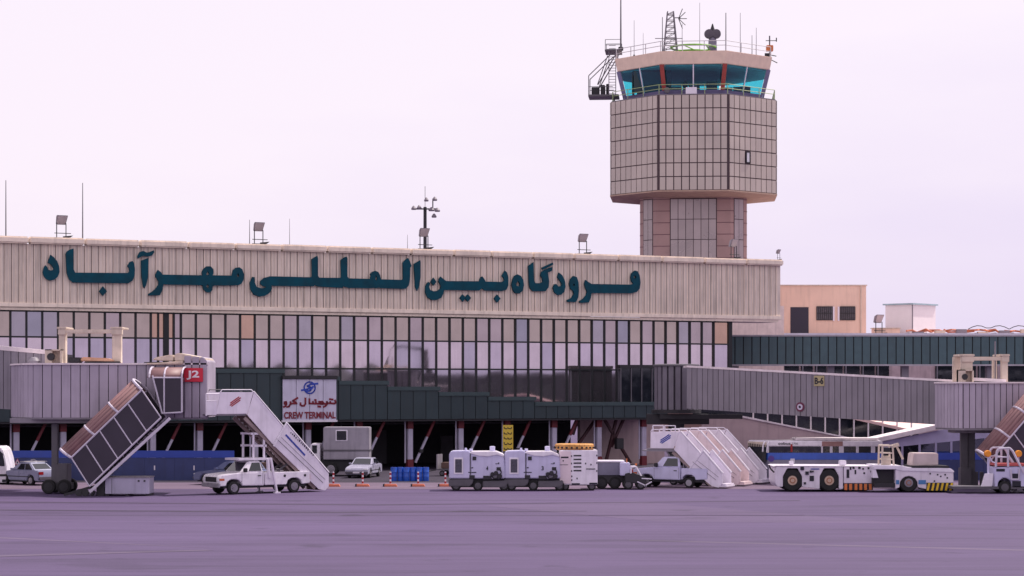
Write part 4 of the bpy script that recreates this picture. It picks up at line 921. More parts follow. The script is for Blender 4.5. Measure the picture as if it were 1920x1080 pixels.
MB().prismz([(x + (.15 if i < 4 else 0), y + .16) for i, (x, y) in enumerate(pl)], zb + .04, zt - .02).build('head_core', JJ, jr, world=True)
MB().prismz([(x - (.12 if i < 4 else 0), y - .14 if i < 5 else y) for i, (x, y) in enumerate(pl)], zt + .004, zt + .09).build('head_roof', JTOP, jr, world=True)
MB().prismz(pl, zb - .12, zb - .003).build('head_floor', GREY, jr, world=True)
gantry(jr, 1822, 1888, 664, 719, 128.0, [(1803, 1824), (1878, 1890)])
m = MB(); A, B = P(1824, 708, 128), P(1886, 714, 128); m.hexa([(A.x, 127.95, B.z), (B.x, 127.95, B.z - .1), (B.x, 128.3, B.z - .1), (A.x, 128.3, B.z), (A.x, 127.95, A.z), (B.x, 127.95, A.z - .1), (B.x, 128.3, A.z - .1), (A.x, 128.3, A.z)]); m.build('lower_beam', JTOP, jr, world=True)
m = MB(); A, B = P(1830, 719, 128.2), P(1878, 712, 128.2); m.box(A.x, B.x, 128.4, 129.2, zt + .1, B.z); A, B = P(1894, 719, 128.2), P(1980, 714, 128.2); m.box(A.x, B.x, 128.2, 129.4, zt + .1, B.z); m.build('roof_machinery', DARK, jr, world=True, bevel=.04)
fanbox(jr, 1800, 1826, 693, 720, 127.4)
MB().beam(P(1866, 719, 128.8), P(1866, 640, 128.8), .07).build('roof_post', GREY, jr, world=True)
m = MB(); A, B = P(1802, 905, 129), P(1826, 803, 129); m.box(A.x, A.x + .42, 129, 129.4, 0, B.z); m.box(A.x + .46, B.x + .1, 129.1, 129.5, 0, B.z); m.box(A.x - .05, A.x + .6, 128.8, 129.6, 0, 1.25); m.build('support_column', MIDGREY, jr, world=True, bevel=.02)
m = MB(); A, B = P(1790, 812, 128.4), P(2000, 804, 128.4); m.box(A.x, B.x, 128.2, 130.4, A.z, B.z); m.build('cross_girder', GREY, jr, world=True)
m = MB()
for px in (1828, 1838): A = P(px, 0, 129.2); m.box(A.x, A.x + .2, 129.2, 129.4, 0, 1.0)
m.build('anchor_post', MIDGREY, jr, world=True)
YC = 124.6
stair_canopy(jr, [xz(1944, 722, YC), xz(1964, 738, YC), xz(2004, 790, YC)], [xz(1838, 845, YC), xz(1858, 862, YC), xz(1896, 916, YC)], YC, 1.9, 5)
# B-6 plate and round sign
def on_bridge(px, py):
    t = (px - 1288) / (1800 - 1288); Y = YA + (YB_ - YA) * t
    for _ in range(12):     # sight line against the tunnel front
        X = (px - CX) / FPX * Y; u = (X - A_[0]) / (B_[0] - A_[0]); Y = YA + (YB_ - YA) * u
    return P(px, py, Y)
jrz = math.atan2(YB_ - YA, B_[0] - A_[0])
q = on_bridge(1526, 724); ps = thing('gate_plate', 'small yellow edged plate reading B-6 high on the grey sloping bridge', 'sign', (q.x, q.y - .09, q.z), jrz)
MB().box(0, .72, -.03, .03, 0, .66).build('plate', mat('plate_yellow_grey', (168, 156, 118), .6), ps, bevel=.01)
m = MB(); textplate(m, 'B-6', .06, .68, .12, .56, -.032, .012, .035); m.build('lettering', INK, ps)
q = on_bridge(1500, 763); rs = thing('round_sign', 'round sign with red ring and dark centre low on the grey sloping bridge', 'sign', (q.x, q.y - .1, q.z), jrz)
MB().lathe((0, 0, 0), [(-.03, .3), (.03, .3)], 24).build('ring', mat('ring_maroon', (96, 30, 62), .5), rs)
MB().lathe((0, -.035, 0), [(-.02, .19), (.0, .19)], 20).build('disc', mat('disc_pale', (190, 184, 204), .5), rs)
MB().lathe((0, -.06, 0), [(-.02, .08), (.0, .08)], 12).build('dot', INK, rs)
# rotunda where the right bridge meets the terminal
rq = P(1268, 0, 146); ro = thing('bridge_rotunda', 'dark ribbed rotunda joining the green annex to the grey bridge', 'rotunda', (rq.x, 146, 0))
m = MB(); n = 20; zt, zb = P(0, 687, 146).z, P(0, 768, 146).z
for k in range(n):
    a = R(180 + k * 360 / n); m.beam((1.45 * math.cos(a), 1.45 * math.sin(a), zb), (1.45 * math.cos(a), 1.45 * math.sin(a), zt), .34, .1, up=(math.cos(a), math.sin(a), 0))
m.build('rib', mat('rotunda_grey', (112, 106, 118), .5, streak=.3), ro)
MB().lathe((0, 0, 0), [(zb + .02, 1.42), (zt - .02, 1.42)], 24, 'z').build('drum', JJ, ro)
MB().lathe((0, 0, 0), [(zt, 1.6), (zt + .12, 1.6), (zt + .16, 1.3)], 24, 'z').build('roof', MIDGREY, ro)
m = MB(); m.lathe((0, 0, 0), [(zb - .25, 1.7), (zb - .01, 1.7)], 24, 'z'); m.box(-1.2, 4.4, -1.3, -.9, zb - .62, zb - .3); m.box(-2, 2.2, -.6, .8, zb - 1.0, zb - .3); m.lathe((0, 0, 0), [(0, .55), (zb - 1, .55)], 16, 'z'); m.build('pedestal', DARK, ro)
# ------------------------------------------------------------------ covered ramps beneath the right bridge
YR = 151.0
rp = thing('covered_ramp', 'pink rendered ramp with a dark glazed band descending behind the buses', 'ramp', (P(1480, 0, YR).x, YR, 0))
RX = lambda px: P(px, 0, YR).x; RZ = lambda py: P(0, py, YR).z
m = MB(); m.prism([(RX(1316), 0), (RX(1660), 0), (RX(1660), RZ(836)), (RX(1600), RZ(824)), (RX(1377), RZ(780)), (RX(1377), RZ(782)), (RX(1316), RZ(782))], YR, YR + .3); m.build('ramp_wall', LITW, rp, world=True)
m = MB(); m.prism([(RX(1377), RZ(780)), (RX(1640), RZ(832)), (RX(1640), RZ(829.5)), (RX(1377), RZ(776.5))], YR - .1, YR + .35); m.build('ramp_rail', JTOP, rp, world=True)
m = MB(); m.prism([(RX(1300), RZ(790)), (RX(1377), RZ(781)), (RX(1650), RZ(833)), (RX(1780), RZ(833)), (RX(1700), RZ(806)), (RX(1600), RZ(782)), (RX(1450), RZ(742)), (RX(1300), RZ(742))], YR + .36, YR + .5); m.build('glazed_band', GLASS2, rp, world=True)
m = MB()
for k, px in enumerate(range(1386, 1720, 27)): 
    zl = 780 + (px - 1377) * .198; zh = 782 + max(0, px - 1600) * .235
    if zh < zl: m.box(RX(px - 1.2), RX(px + 1.2), YR + .15, YR + .36, RZ(zl), RZ(min(zh, 760)))
m.build('window_post', JTOP, rp, world=True)
m = MB(); m.add([(RX(1450), YR + .1, RZ(742)), (RX(1600), YR + .1, RZ(781)), (RX(1705), YR + .1, RZ(805)), (RX(1790), YR + 3.5, RZ(796)), (RX(1620), YR + 3.5, RZ(770)), (RX(1450), YR + 3.5, RZ(740))] , [(0, 1, 4, 5), (1, 2, 3, 4)])
o = m.build('ramp_roof', mat('ramp_roof_pink', (226, 192, 186), .7), rp, world=True); md = o.modifiers.new('shell', 'SOLIDIFY'); md.thickness = .2
YQ = 142.0
gr = thing('glazed_corridor', 'white roofed corridor with tall panes rising to the right behind the buses', 'corridor', (P(1700, 0, YQ).x, YQ, 0))
QX = lambda px: P(px, 0, YQ).x; QZ = lambda py: P(0, py, YQ).z
m = MB(); m.prism([(QX(1632), QZ(832)), (QX(1762), QZ(804)), (QX(1767), QZ(796)), (QX(1760), QZ(795)), (QX(1632), QZ(823))], YQ - .4, YQ + 2.6); m.build('roof', JTOP, gr, world=True, bevel=.03)
m = MB(); m.prism([(QX(1640), QZ(842)), (QX(1900), QZ(816)), (QX(1900), QZ(800)), (QX(1764), QZ(806)), (QX(1640), QZ(832))], YQ, YQ + .25); m.build('fascia', mat('corridor_lilac', (172, 164, 196), .6), gr, world=True)
CORG = clear_mat('corridor_glass', (.34, .36, .42), .18)
for a, b in ((1643, 1690), (1694, 1722), (1727, 1752), (1758, 1782), (1786, 1800), (1826, 1846)):
    zt_ = lambda px: 842 - (px - 1640) * .1
    m = MB(); m.prism([(QX(a), QZ(880)), (QX(b), QZ(880)), (QX(b), QZ(zt_(b))), (QX(a), QZ(zt_(a)))], YQ + .1, YQ + .14); m.build('window', CORG, gr, world=True)
m = MB()
for px in (1641, 1692, 1724.5, 1755, 1784, 1848, 1880): m.box(QX(px - 2), QX(px + 2), YQ + .02, YQ + .3, 0, QZ(840 - (px - 1640) * .1))
m.build('post', MATS['corridor_lilac'], gr, world=True)
m = MB(); m.box(QX(1640), QX(1960), YQ + .05, YQ + .3, 0, QZ(881)); m.build('plinth', LITW, gr, world=True)
m = MB(); m.box(QX(1640), QX(2100), YQ + 3.4, YQ + 3.6, 0, QZ(824)); m.build('back_wall', MIDGREY, gr, world=True)
# ------------------------------------------------------------------ vehicles (all face local -x, near side is local -y)
VW = mat('vehicle_white', (232, 226, 236), .28, var=.06, streak=.24, spec=.6)
VLIL = mat('vehicle_pale_lilac', (196, 193, 222), .35, var=.06, streak=.2)
STW = mat('stair_white', (224, 216, 230), .42, var=.08, streak=.3)
STP = mat('stair_pinkish', (222, 202, 206), .45, var=.08, streak=.3)
TRD = mat('tread_brown', (112, 92, 88), .7, var=.2)
def cab_shell(root, x0, x1, x2, x3, z0, z1, w0, w1, paint, windows, wmat=None, name='cab'):
    """greenhouse: base x0..x1 at z0, roof x2..x3 at z1; windows = spans along the near side"""
    wm = wmat or VGLASS
    A = [(x0, -w0, z0), (x1, -w0, z0), (x1, w0, z0), (x0, w0, z0), (x2, -w1, z1), (x3, -w1, z1), (x3, w1, z1), (x2, w1, z1)]
    MB().hexa(A).build(name, paint, root, bevel=.05)
    for u0, u1 in windows:
        MB().slab(fq(A[0], A[1], A[5], A[4], u0, u1, .12, .86), .012).build('side_window', wm, root)
        MB().slab(fq(A[2], A[3], A[7], A[6], 1 - u1, 1 - u0, .12, .86), .012).build('side_window', wm, root)
    MB().slab(fq(A[3], A[0], A[4], A[7], .07, .93, .1, .88), .012).build('windscreen', wm, root)
    MB().slab(fq(A[1], A[2], A[6], A[5], .1, .9, .2, .86), .012).build('rear_window', wm, root)
def pickup(root, wb, w, s=1.0, paint=VW, bed_high=1.22, xe=None, cabl=1.5):
    h = w / 2; xe = xe or wb + 1.15; xc = .45 + cabl
    m = MB(); r = .52 * s
    def arch(x): return [(x - r, .5), (x - r * .86, .5 + r * .45), (x - r * .4, .5 + r * .72), (x + r * .4, .5 + r * .72), (x + r * .86, .5 + r * .45), (x + r, .5)]
    body = [(-.92, .5), (-.95, .98), (-.82, 1.13), (.45, 1.24), (xc, 1.25), (xc, .5)]
    p = [(-.92, .5), (-.95, .98), (-.82, 1.13), (.45, 1.24), (xc, 1.25), (xc, .48)] + list(reversed(arch(0)))
    m.prism(p, -h, h); m.build('front_body', paint, root, bevel=.04)
    m = MB(); p = [(xc + .05, .5), (xc + .05, bed_high), (xe, bed_high), (xe, .55)] + list(reversed(arch(wb))); m.prism(p, -h, h); m.build('load_body', paint, root, bevel=.03)
    cab_shell(root, .42, xc - .03, 1.02, xc - .16, 1.235, 1.88, h - .06, h - .2, paint, [(.34, .92)] if cabl < 1.8 else [(.26, .58), (.63, .95)])
    MB().box(-.6, xe - .2, -h + .18, h - .18, .35, .62).build('chassis', DARK, root)
    MB().box(-1.05, -.88, -h - .02, h + .02, .42, .66).build('front_bumper', CHROME if paint is VW else DARK, root, bevel=.04)
    MB().box(-.975, -.93, -h + .36, h - .36, .72, 1.0).build('grille', DARK, root, bevel=.01)
    for sg_ in (-1, 1):
        MB().box(-.972, -.90, sg_ * (h - .19) - .15, sg_ * (h - .19) + .15, .76, .98).build('headlight', LAMPW, root, bevel=.02)
        MB().box(-.93, -.62, sg_ * (h - .01) - .02, sg_ * (h - .01) + .025, .8, .93).build('indicator', mat('amber_lens', (190, 96, 60), .3), root, bevel=.01)
        MB().box(xe - .02, xe + .02, sg_ * (h - .12) - .08, sg_ * (h - .12) + .08, .75, 1.05).build('tail_light', LAMPR, root)
        MB().box(.55, .78, sg_ * (h + .1) - .08, sg_ * (h + .1) + .08, 1.26, 1.5).build('door_mirror', DARK, root, bevel=.03)
        for x in (0, wb): wheel(root, x, sg_ * (h - .14), .38 * s, .26, out=sg_)
    m = MB()
    for x in (.5, xc - .1): m.box(x - .008, x + .008, -h - .004, -h + .01, .55, 1.22)
    m.build('door_seam', MIDGREY, root)
    MB().box(xc - .42, xc - .22, -h - .03, -h, 1.02, 1.07).build('door_handle', DARK, root)
def stairs(root, xp0, xp1, zf, xe, w, paint, panel=1.15, split=None, logo=True, lines=BLUEINK, top_taper=.3):
    """boarding stair: platform xp0..xp1 at height zf, flight down to xe on the ground"""
    h = w / 2; sl = zf / (xe - xp1)
    xs_ = split or (xp1 + xe) / 2; zs = zf - (xs_ - xp1) * sl
    for sg_ in (-1, 1):
        y = sg_ * h; m = MB(); m.prism([(xp0, zf - .02), (xp1, zf - .02), (xp1 + .42, zf + panel), (xp0 + top_taper, zf + panel)], y - .03, y + .03); m.build('platform_panel', paint, root, bevel=.015)
        m = MB(); m.prism([(xp1 + .03, zf - .1), (xp1 + .45, zf + panel - .02), (xs_ + .35, zs + panel - .2), (xs_ - .2, zs - .1)], y - .025, y + .025); m.build('upper_side_panel', paint, root, bevel=.01)
        y2 = y + sg_ * .09
        m = MB(); m.prism([(xs_ - .35, zs + .02), (xs_ + .45, zs + panel + .06), (xe + .3, panel * .85), (xe + .3, .3), (xe + .05, .06), (xe - .4, .16)], y2 - .03, y2 + .03); m.build('lower_side_panel', paint, root, bevel=.01)
        m = MB(); m.cyl((xp1 + .45, y, zf + panel + .05), (xs_ + .35, y, zs + panel - .12), .035 if logo else .055, 6); m.cyl((xs_ + .45, y2, zs + panel + .15), (xe + .32, y2, panel * .85 + .09), .04 if logo else .06, 6)
        m.tube([(xp0 + top_taper, y, zf + panel), (xp0 + top_taper + .1, y, zf + panel + .14), (xp1 + .3, y, zf + panel + .14), (xp1 + .42, y, zf + panel)], .03, 6)
        m.build('handrail', WHITE if sg_ < 0 or not logo else MIDGREY, root)
        m = MB(); m.beam((xs_ - .2, y2 + sg_ * .035, zs + .42), (xe - .1, y2 + sg_ * .035, .52), .015, .05, up=(0, sg_, 0)); m.beam((xs_ + .1, y2 + sg_ * .035, zs + .50), (xe + .05, y2 + sg_ * .035, .70), .015, .02, up=(0, sg_, 0)); m.build('edge_stripe', MIDGREY, root)
    m = MB(); [m.beam((xs_ - .4, sg_ * (h + .1), zs), (xs_ + .45, sg_ * (h + .1), zs + panel + .1), .1, .07) for sg_ in (-1, 1)]; m.build('end_frame', WHITE, root)
    m = MB(); m.box(xp0 - .25, xp1, -h + .03, h - .03, zf - .12, zf - .03); m.build('platform_floor', GREY, root)
    n = int(zf / .2); m = MB()
    for k in range(n):
        x = xp1 + (xe - xp1) * (k + .3) / n; z = zf - sl * (x - xp1); m.box(x - .14, x + .16, -h + .03, h - .03, z - .05, z - .01); m.box(x - .14, x - .12, -h + .03, h - .03, z - .01, z + .16)
    m.build('stair_tread', TRD, root)
    m = MB()
    for sg_ in (-1, 1): m.beam((xp1 - .1, sg_ * (h - .12), zf - .25), (xe - .5, sg_ * (h - .12), .18), .08, .2); m.beam((xp1 + .3, sg_ * (h - .4), zf - .7), (xe - 1.2, sg_ * (h - .4), .5), .05, .1)
    m.build('stringer', mat('stringer_tan', (150, 132, 130), .6, var=.2), root)
    if not logo:
        m = MB(); m.box(xe - .1, xe + .55, -h - .1, h + .1, .1, .2); m.box(xe + .1, xe + .5, -h - .05, h + .05, .2, .3); m.build('foot_landing', paint, root, bevel=.02)
    y = -h - .035
    m = MB(); cx_, cz_ = (xp0 + xp1) / 2 + .2, zf + panel * .55
    for k, (o, l) in enumerate(((0, .34), (.09, .42), (.18, .34))): m.beam((cx_ - l * .7 + o * .5, y, cz_ - l * .5 - o * .6 + .1), (cx_ + l * .7 + o * .5, y, cz_ + l * .5 - o * .6 + .1), .012, .07, up=(0, 1, .01)) if False else ribbon(m, [(cx_ - l * .8 + o * .4, cz_ - l * .5 - o + .1), (cx_ + l * .8 + o * .4, cz_ + l * .5 - o + .1)], .07, y + .012, .015)
    m.build('emblem', mat('emblem_red', (150, 40, 48), .5) if logo else BLUEINK, root)
    return sl
# ---- left stair truck
L = Loc(421, 121.8)
t = thing('stair_truck', 'white pickup with raised passenger stairs, parked beside the red gate sign', 'stair truck', (L.loc()[0], 121.8 + .55, 0), R(36), 'stair trucks and boarding stairs')
pickup(t, 3.95, 2.0, 1.0, VW, xe=5.0)
sl_ = stairs(t, -1.05, .95, 4.62, 6.05, 1.5, STW, 1.22, split=3.05)
m = MB()
for y in (-.6, .6):
    for x in (1.45, 2.15): m.beam((x, y, 1.9), (x, y, 3.5), .1)
    for z in (2.0, 2.75, 3.45): m.beam((1.3, y, z), (2.3, y, z), .1, .12)
for z in (2.0, 3.45): m.beam((1.45, -.6, z), (1.45, .6, z), .1); m.beam((2.15, -.6, z), (2.15, .6, z), .1)
m.box(.4, 2.5, -.85, .85, 1.93, 2.05); m.build('support_tower', STW, t)
m = MB()
for y in (-1.03, 1.03): m.beam((2.35, y, 2.05), (2.75, y, .08), .1, .16); m.box(2.6, 2.95, y - .12, y + .12, 0, .08); m.beam((2.15, y, 2.0), (2.25, y, .9), .12, .2)
m.build('outrigger', STW, t)
m = MB()
for y in (-.35, .35): m.cyl((3.2, y, 1.25), (4.2, y, 1.9), .07, 8); m.cyl((2.5, y, 3.0), (3.2, y, 3.1), .1, 8)
m.build('hydraulic_ram', MIDGREY, t)
m = MB()
for y in (-.72, .72): m.tube([(-1.65, y, 4.5), (-1.65, y, 5.75), (-.8, y, 5.75)], .04, 6); m.cyl((-1.65, y, 5.35), (-.95, y, 5.35), .03, 6)
m.build('platform_gate', STW, t)
m = MB(); m.box(-1.62, -1.0, -.75, -.71, 4.55, 5.3); m.build('gate_panel', STW, t)
m = MB(); ribbon(m, [(3.45, 3.35), (4.7, 2.17)], .10, -.885, .012); m.build('stencil_line', BLUEINK, t)
m = MB(); random.seed(2)
for k in range(14): u = k / 14; m.box(3.75 + 1.6 * u, 3.75 + 1.6 * u + .07, -.89, -.875, 3.45 - 1.43 * u, 3.45 - 1.43 * u + random.choice((.05, .09, .12)))
m.build('stencil_text', INK, t)
m = MB()
for x in (3.3, 4.65): m.lathe((x, -1.01, 1.0), [(-.01, .08), (.01, .08)], 10)
m.build('filler_cap', DARK, t)
# ---- right stair truck and the two stairs parked behind it
L = Loc(1214, 129.7)
t = thing('stair_truck', 'pale lilac pickup with lowered boarding stairs, nearest of the row beside the buses', 'stair truck', (8.6, 131.5, 0), R(-25), 'stair trucks and boarding stairs')
pickup(t, 2.75, 1.7, .84, VLIL, xe=3.95, cabl=1.75, bed_high=1.2)
stairs(t, .2, 1.72, 2.42, 4.6, 1.4, STW, .98, split=3.2, logo=False, top_taper=.02)
m = MB()
for y in (-.5, .5): m.beam((1.2, y, 1.2), (1.9, y, 2.2), .08); m.beam((1.9, y, 1.2), (1.2, y, 2.2), .08); m.beam((2.3, y, 1.2), (2.3, y, 1.9), .08)
m.box(-.35, 1.9, -.7, .7, 2.2, 2.29); m.build('support_frame', GREY, t)
m = MB()
for x0 in (.37, 1.15): m.tube([(x0, -.72, 3.4), (x0, -.72, 3.78), (x0 + .68, -.72, 3.78), (x0 + .68, -.72, 3.4)], .035, 6)
m.build('top_rail', WHITE, t)
for k, (px, Y, pn, lab) in enumerate(((1290, 132.8, STP, 'pinkish boarding stair standing second in the row behind the lilac stair truck'), (1318, 135.6, STW, 'whitish boarding stair standing farthest back in the row, touching the first bus'))):
    t = thing('boarding_stair', lab, 'boarding stair', (8.6 + 1.45 * (k + 1), 131.5 + 2.9 * (k + 1), 0), R(-25), 'stair trucks and boarding stairs')
    stairs(t, .2, 1.72, 2.42, 4.55, 1.45, pn, .98, split=3.2, logo=False, top_taper=.02)
    m = MB(); m.box(.1, 3.0, -.6, .6, .5, .66)
    for y in (-.5, .5):
        for x in (.4, 1.3): m.beam((x, y, .6), (x, y, 2.3), .09)
        m.beam((.4, y, .7), (1.3, y, 2.2), .06)
    m.build('support_frame', GREY, t)
    for x in (.4, 2.7):
        for sg_ in (-1, 1): wheel(t, x, sg_ * .65, .28, .18, out=sg_)
# ---- ground power carts
L = Loc(892, 126.0)
gp = thing('power_cart', 'white ground power cart numbered 4, left of its twin', 'power cart', L.loc(), 0, 'twin white power carts')
m = MB(); m.prism(L.p((842, 897), (842, 850), (846, 846), (878, 845), (882, 848), (882, 897)), 0, 1.9); m.build('engine_hood', VLIL, gp, bevel=.05)
m = MB(); m.prism(L.p((882, 897), (882, 848), (893, 849), (930, 849), (945, 856), (947, 897)), .02, 1.88); m.build('body_shell', VLIL, gp, bevel=.05)
m = MB(); m.prism(L.p((881, 850), (884, 846.5), (930, 846.5), (944, 852), (945, 857), (932, 853), (915, 856), (898, 855)), -.05, 1.95); m.build('roof_cover', VW, gp, bevel=.03)
m = MB(); m.prism(L.p((841, 912), (841, 899), (888, 898), (886, 907), (880, 912)), .0, 1.9); m.prism(L.p((905, 914), (905, 902), (952, 901), (952, 908), (946, 914)), .0, 1.9); m.build('chassis_skirt', MIDGREY, gp, bevel=.04)
MB().box(L.x(845), L.x(950), .3, 1.6, .2, L.z(898)).build('chassis', DARK, gp)
bx = lambda a, b, c, d, y0=-.03, y1=.02: MB().box(L.x(a), L.x(b), y0, y1, L.z(d), L.z(c))
f = bx(851, 868.5, 858, 889, -.035).build('louvre_frame', VW, gp, bevel=.01)
m = MB(); m.box(L.x(853.5), L.x(866), -.05, -.03, L.z(886), L.z(861)); m.build('louvre', mat('louvre_grey', (74, 72, 86), .6, var=.3, scale=8), f)
for a, b, c, d in ((886, 893, 856, 863), (880, 890, 891, 898), (906, 921, 892, 899), (931, 939, 876, 882)): bx(a, b, c, d, -.02).build('hatch', DARK, gp, bevel=.005)
m = MB()
for (a, b, c, d) in ((878, 893, 885, 886.5), (884, 887, 876, 878), (929, 934, 869, 870), (934, 936, 867, 870)): m.box(L.x(a), L.x(b), -.015, .0, L.z(d), L.z(c))
m.build('marking', INK, gp)
m = MB()
for a, b, c in ((923, 889, 4), (930, 887, 4.5), (937, 893, 5)): m.lathe((L.x(a), -.1, L.z(b)), [(-.1, c * .026), (.1, c * .031)], 12)
m.tube([(L.x(q), -.12, L.z(w_)) for q, w_ in ((920, 890), (926, 897), (934, 896), (940, 886), (938, 880))], .045, 6); m.build('cable_coil', DARK, gp)
bx(922, 936, 888, 898, -.025).build('socket_panel', mat('socket_grey', (150, 144, 160), .5), gp)
m = MB(); m.lathe((L.x(923), .8, L.z(848)), [(0, .16), (.32, .16), (.34, .1)], 12, 'z'); m.lathe((L.x(873), .6, L.z(846)), [(0, .08), (.18, .06)], 10, 'z'); m.box(L.x(880), L.x(886), .5, .9, L.z(846), L.z(842)); m.build('exhaust', VLIL, gp)
bx(881.3, 882.6, 849, 897, -.012, .01).build('hood_seam', MIDGREY, gp)
for x in (855, 896, 945):
    for y in (.2, 1.7): wheel(gp, L.x(x), y, .30, .22, out=-1 if y < 1 else 1, rimm=MIDGREY)
g2 = dup(gp); g2.location = (gp.location.x + 104 * L.k, gp.location.y + .1, 0); g2['label'] = 'white ground power cart numbered 3, touching the cooling unit'
for g_, n_ in ((gp, '4'), (g2, '3')):
    m = MB(); textplate(m, n_, L.x(911.5), L.x(915.5), L.z(882), L.z(874), -.002, .012, .03); m.build('number', INK, g_)
# ---- cooling unit
L = Loc(1084, 126.4)
ac = thing('cooling_unit', 'tall white louvred cooling unit with an orange padded hose ring on top', 'cooling unit', L.loc())
m = MB(); m.box(L.x(1049), L.x(1120.5), 0, 2.0, L.z(909), L.z(844)); m.build('casing', VW, ac, bevel=.04)
m = MB(); m.box(L.x(1049.5), L.x(1071), -.025, .01, L.z(907), L.z(846)); m.build('side_door', mat('door_pinkish', (222, 204, 210), .4, var=.05), ac, bevel=.01)
m = MB()
for k in range(5): m.box(L.x(1075.5), L.x(1090), -.02, .01, L.z(853 + k * 7 + 2.6), L.z(853 + k * 7))
m.build('louvre', DARK, ac)
m = MB()
for q, w_ in ((1071.5, 855), (1071.5, 869), (1071.5, 883), (1119, 854), (1119, 868), (1119, 883), (1072, 893), (1072, 900), (1082, 897), (1098, 869), (1108, 871), (1056, 864)): m.box(L.x(q - 1), L.x(q + 1), -.03, .0, L.z(w_ + 1.4), L.z(w_ - 1.4))
for a, b, c, d in ((1052, 1066, 856, 859), (1050, 1065, 871, 872), (1099, 1116, 878.5, 880), (1072, 1087, 906, 908.5), (1105, 1120, 905, 908.5)): m.box(L.x(a), L.x(b), -.032, .0, L.z(d), L.z(c))
m.build('latch', INK, ac)
m = MB(); cx_ = L.x(1078)
q = [(cx_ + 1.08 * math.cos(k * R(15)), 1.0 + .85 * math.sin(k * R(15)), L.z(840)) for k in range(25)]; m.tube(q, .13, 8); q = [(a, b, c + .14) for a, b, c in q]; m.tube(q, .09, 8); m.build('hose_ring', mat('hose_orange', (204, 150, 84), .6, var=.15, scale=3), ac, smooth=True)
m = MB()
for k in range(24): a = k * R(15) + .1; m.box(cx_ + 1.2 * math.cos(a) - .06, cx_ + 1.2 * math.cos(a) + .06, 1 + .97 * math.sin(a) - .06, 1 + .97 * math.sin(a) + .06, L.z(840) - .05, L.z(840) + .07)
m.build('hose_hole', INK, ac)
MB().box(L.x(1052), L.x(1118), .1, 1.9, .3, L.z(909)).build('chassis', DARK, ac)
for x in (1060, 1110):
    for y in (.2, 1.8): wheel(ac, L.x(x), y, .24, .2, out=-1 if y < 1 else 1, rimm=MIDGREY)
# ---- flat trailer and small tug
L = Loc(1145, 128.4)
tr = thing('cargo_trailer', 'dark wheeled trailer with a grey box body right of the cooling unit', 'trailer', L.loc())
m = MB(); m.box(L.x(1118), L.x(1170), 0, 1.8, L.z(891), L.z(867)); m.build('box_body', mat('trailer_grey', (112, 110, 130), .5, streak=.3), tr, bevel=.02)
MB().box(L.x(1117), L.x(1171), -.04, 1.84, L.z(866.5), L.z(864)).build('rim_rail', WHITE, tr)
MB().box(L.x(1120), L.x(1185), .1, 1.7, L.z(905), L.z(891.5)).build('chassis', DARK, tr)
for x in (1128, 1153):
    for y in (.2, 1.6): wheel(tr, L.x(x), y, .38, .25, out=-1 if y < 1 else 1, rimm=DARK)
L = Loc(1190, 127.6)
tg = thing('small_tug', 'small dark tow tug with a red seat and pale cab frame before the lilac truck', 'tug', L.loc())
m = MB(); m.prism(L.p((1172, 905), (1172, 888), (1186, 886), (1196, 890), (1208, 892), (1212, 898), (1210, 908)), 0, 1.5); m.build('tug_body', DARK, tg, bevel=.04)
m = MB(); m.box(L.x(1163), L.x(1182), .2, 1.4, L.z(892), L.z(868)); m.build('rear_casing', VLIL, tg, bevel=.04)
m = MB(); m.box(L.x(1180), L.x(1188), .3, .8, L.z(890), L.z(880)); m.box(L.x(1179), L.x(1182), .3, .8, L.z(884), L.z(872)); m.build('seat', RED, tg, bevel=.05)
m = MB()
for y in (.05, 1.4): m.tube([(L.x(1183), y, L.z(890)), (L.x(1184), y, L.z(876)), (L.x(1193), y, L.z(875)), (L.x(1203), y, L.z(894))], .05, 6)
m.build('cab_frame', WHITE, tg)
m = MB()
for a, b in ((1195, 903), (1208, 897)): m.beam((L.x(a), .0, L.z(b)), (L.x(a), 1.5, L.z(b)), .08)
m.beam((L.x(1195), .0, L.z(903)), (L.x(1212), .0, L.z(911)), .06); m.beam((L.x(1208), .0, L.z(911)), (L.x(1222), .0, L.z(903)), .06); m.beam((L.x(1203), .0, L.z(897)), (L.x(1222), .0, L.z(898)), .06); m.build('front_guard', WHITE, tg)
m = MB(); m.cyl((L.x(1176), .4, L.z(868)), (L.x(1176), .4, L.z(860)), .03, 6); m.lathe((L.x(1193), .3, L.z(873)), [(0, .07), (.12, .06)], 8, 'z'); m.build('beacon', ORANGE, tg)
for x in (1178, 1202):
    for y in (.15, 1.35): wheel(tg, L.x(x), y, .30, .24, out=-1 if y < 1 else 1, rimm=MIDGREY)
# ---- big pushback tractors
GRIME = mat('tug_white', (216, 208, 220), .45, var=.08, streak=.3, scale=2)
L = Loc(1550, 125.0)
pb = thing('pushback_tractor', 'big white two wheeled pushback tractor with orange striped rear, right of the stairs', 'pushback tractor', L.loc(), 0, 'white pushback tractors')
def oct_arch(c, hw, ytop, yb): return [(c + hw, yb), (c + hw, ytop + 15), (c + hw * .55, ytop), (c - hw * .55, ytop), (c - hw, ytop + 15), (c - hw, yb)]
m = MB(); m.prism(L.p(*([(1458, 913), (1453, 905), (1453, 884), (1456, 875), (1581, 875), (1581, 917)] + oct_arch(1555, 18, 878, 917) + oct_arch(1486, 18, 878, 913))), 0, 2.9); m.build('hull', GRIME, pb, bevel=.03)
MB().prism(L.p((1450, 874.6), (1455, 873), (1637, 874), (1637, 875.5)), -.03, 2.93).build('deck', GRIME, pb, bevel=.02)
MB().box(L.x(1460), L.x(1578), .45, 2.4, .4, L.z(877)).build('inner_frame', DARK, pb)
m = MB(); m.box(L.x(1582), L.x(1636), -.06, 2.9, L.z(906), L.z(876)); m.build('ballast_block', GRIME, pb, bevel=.02)
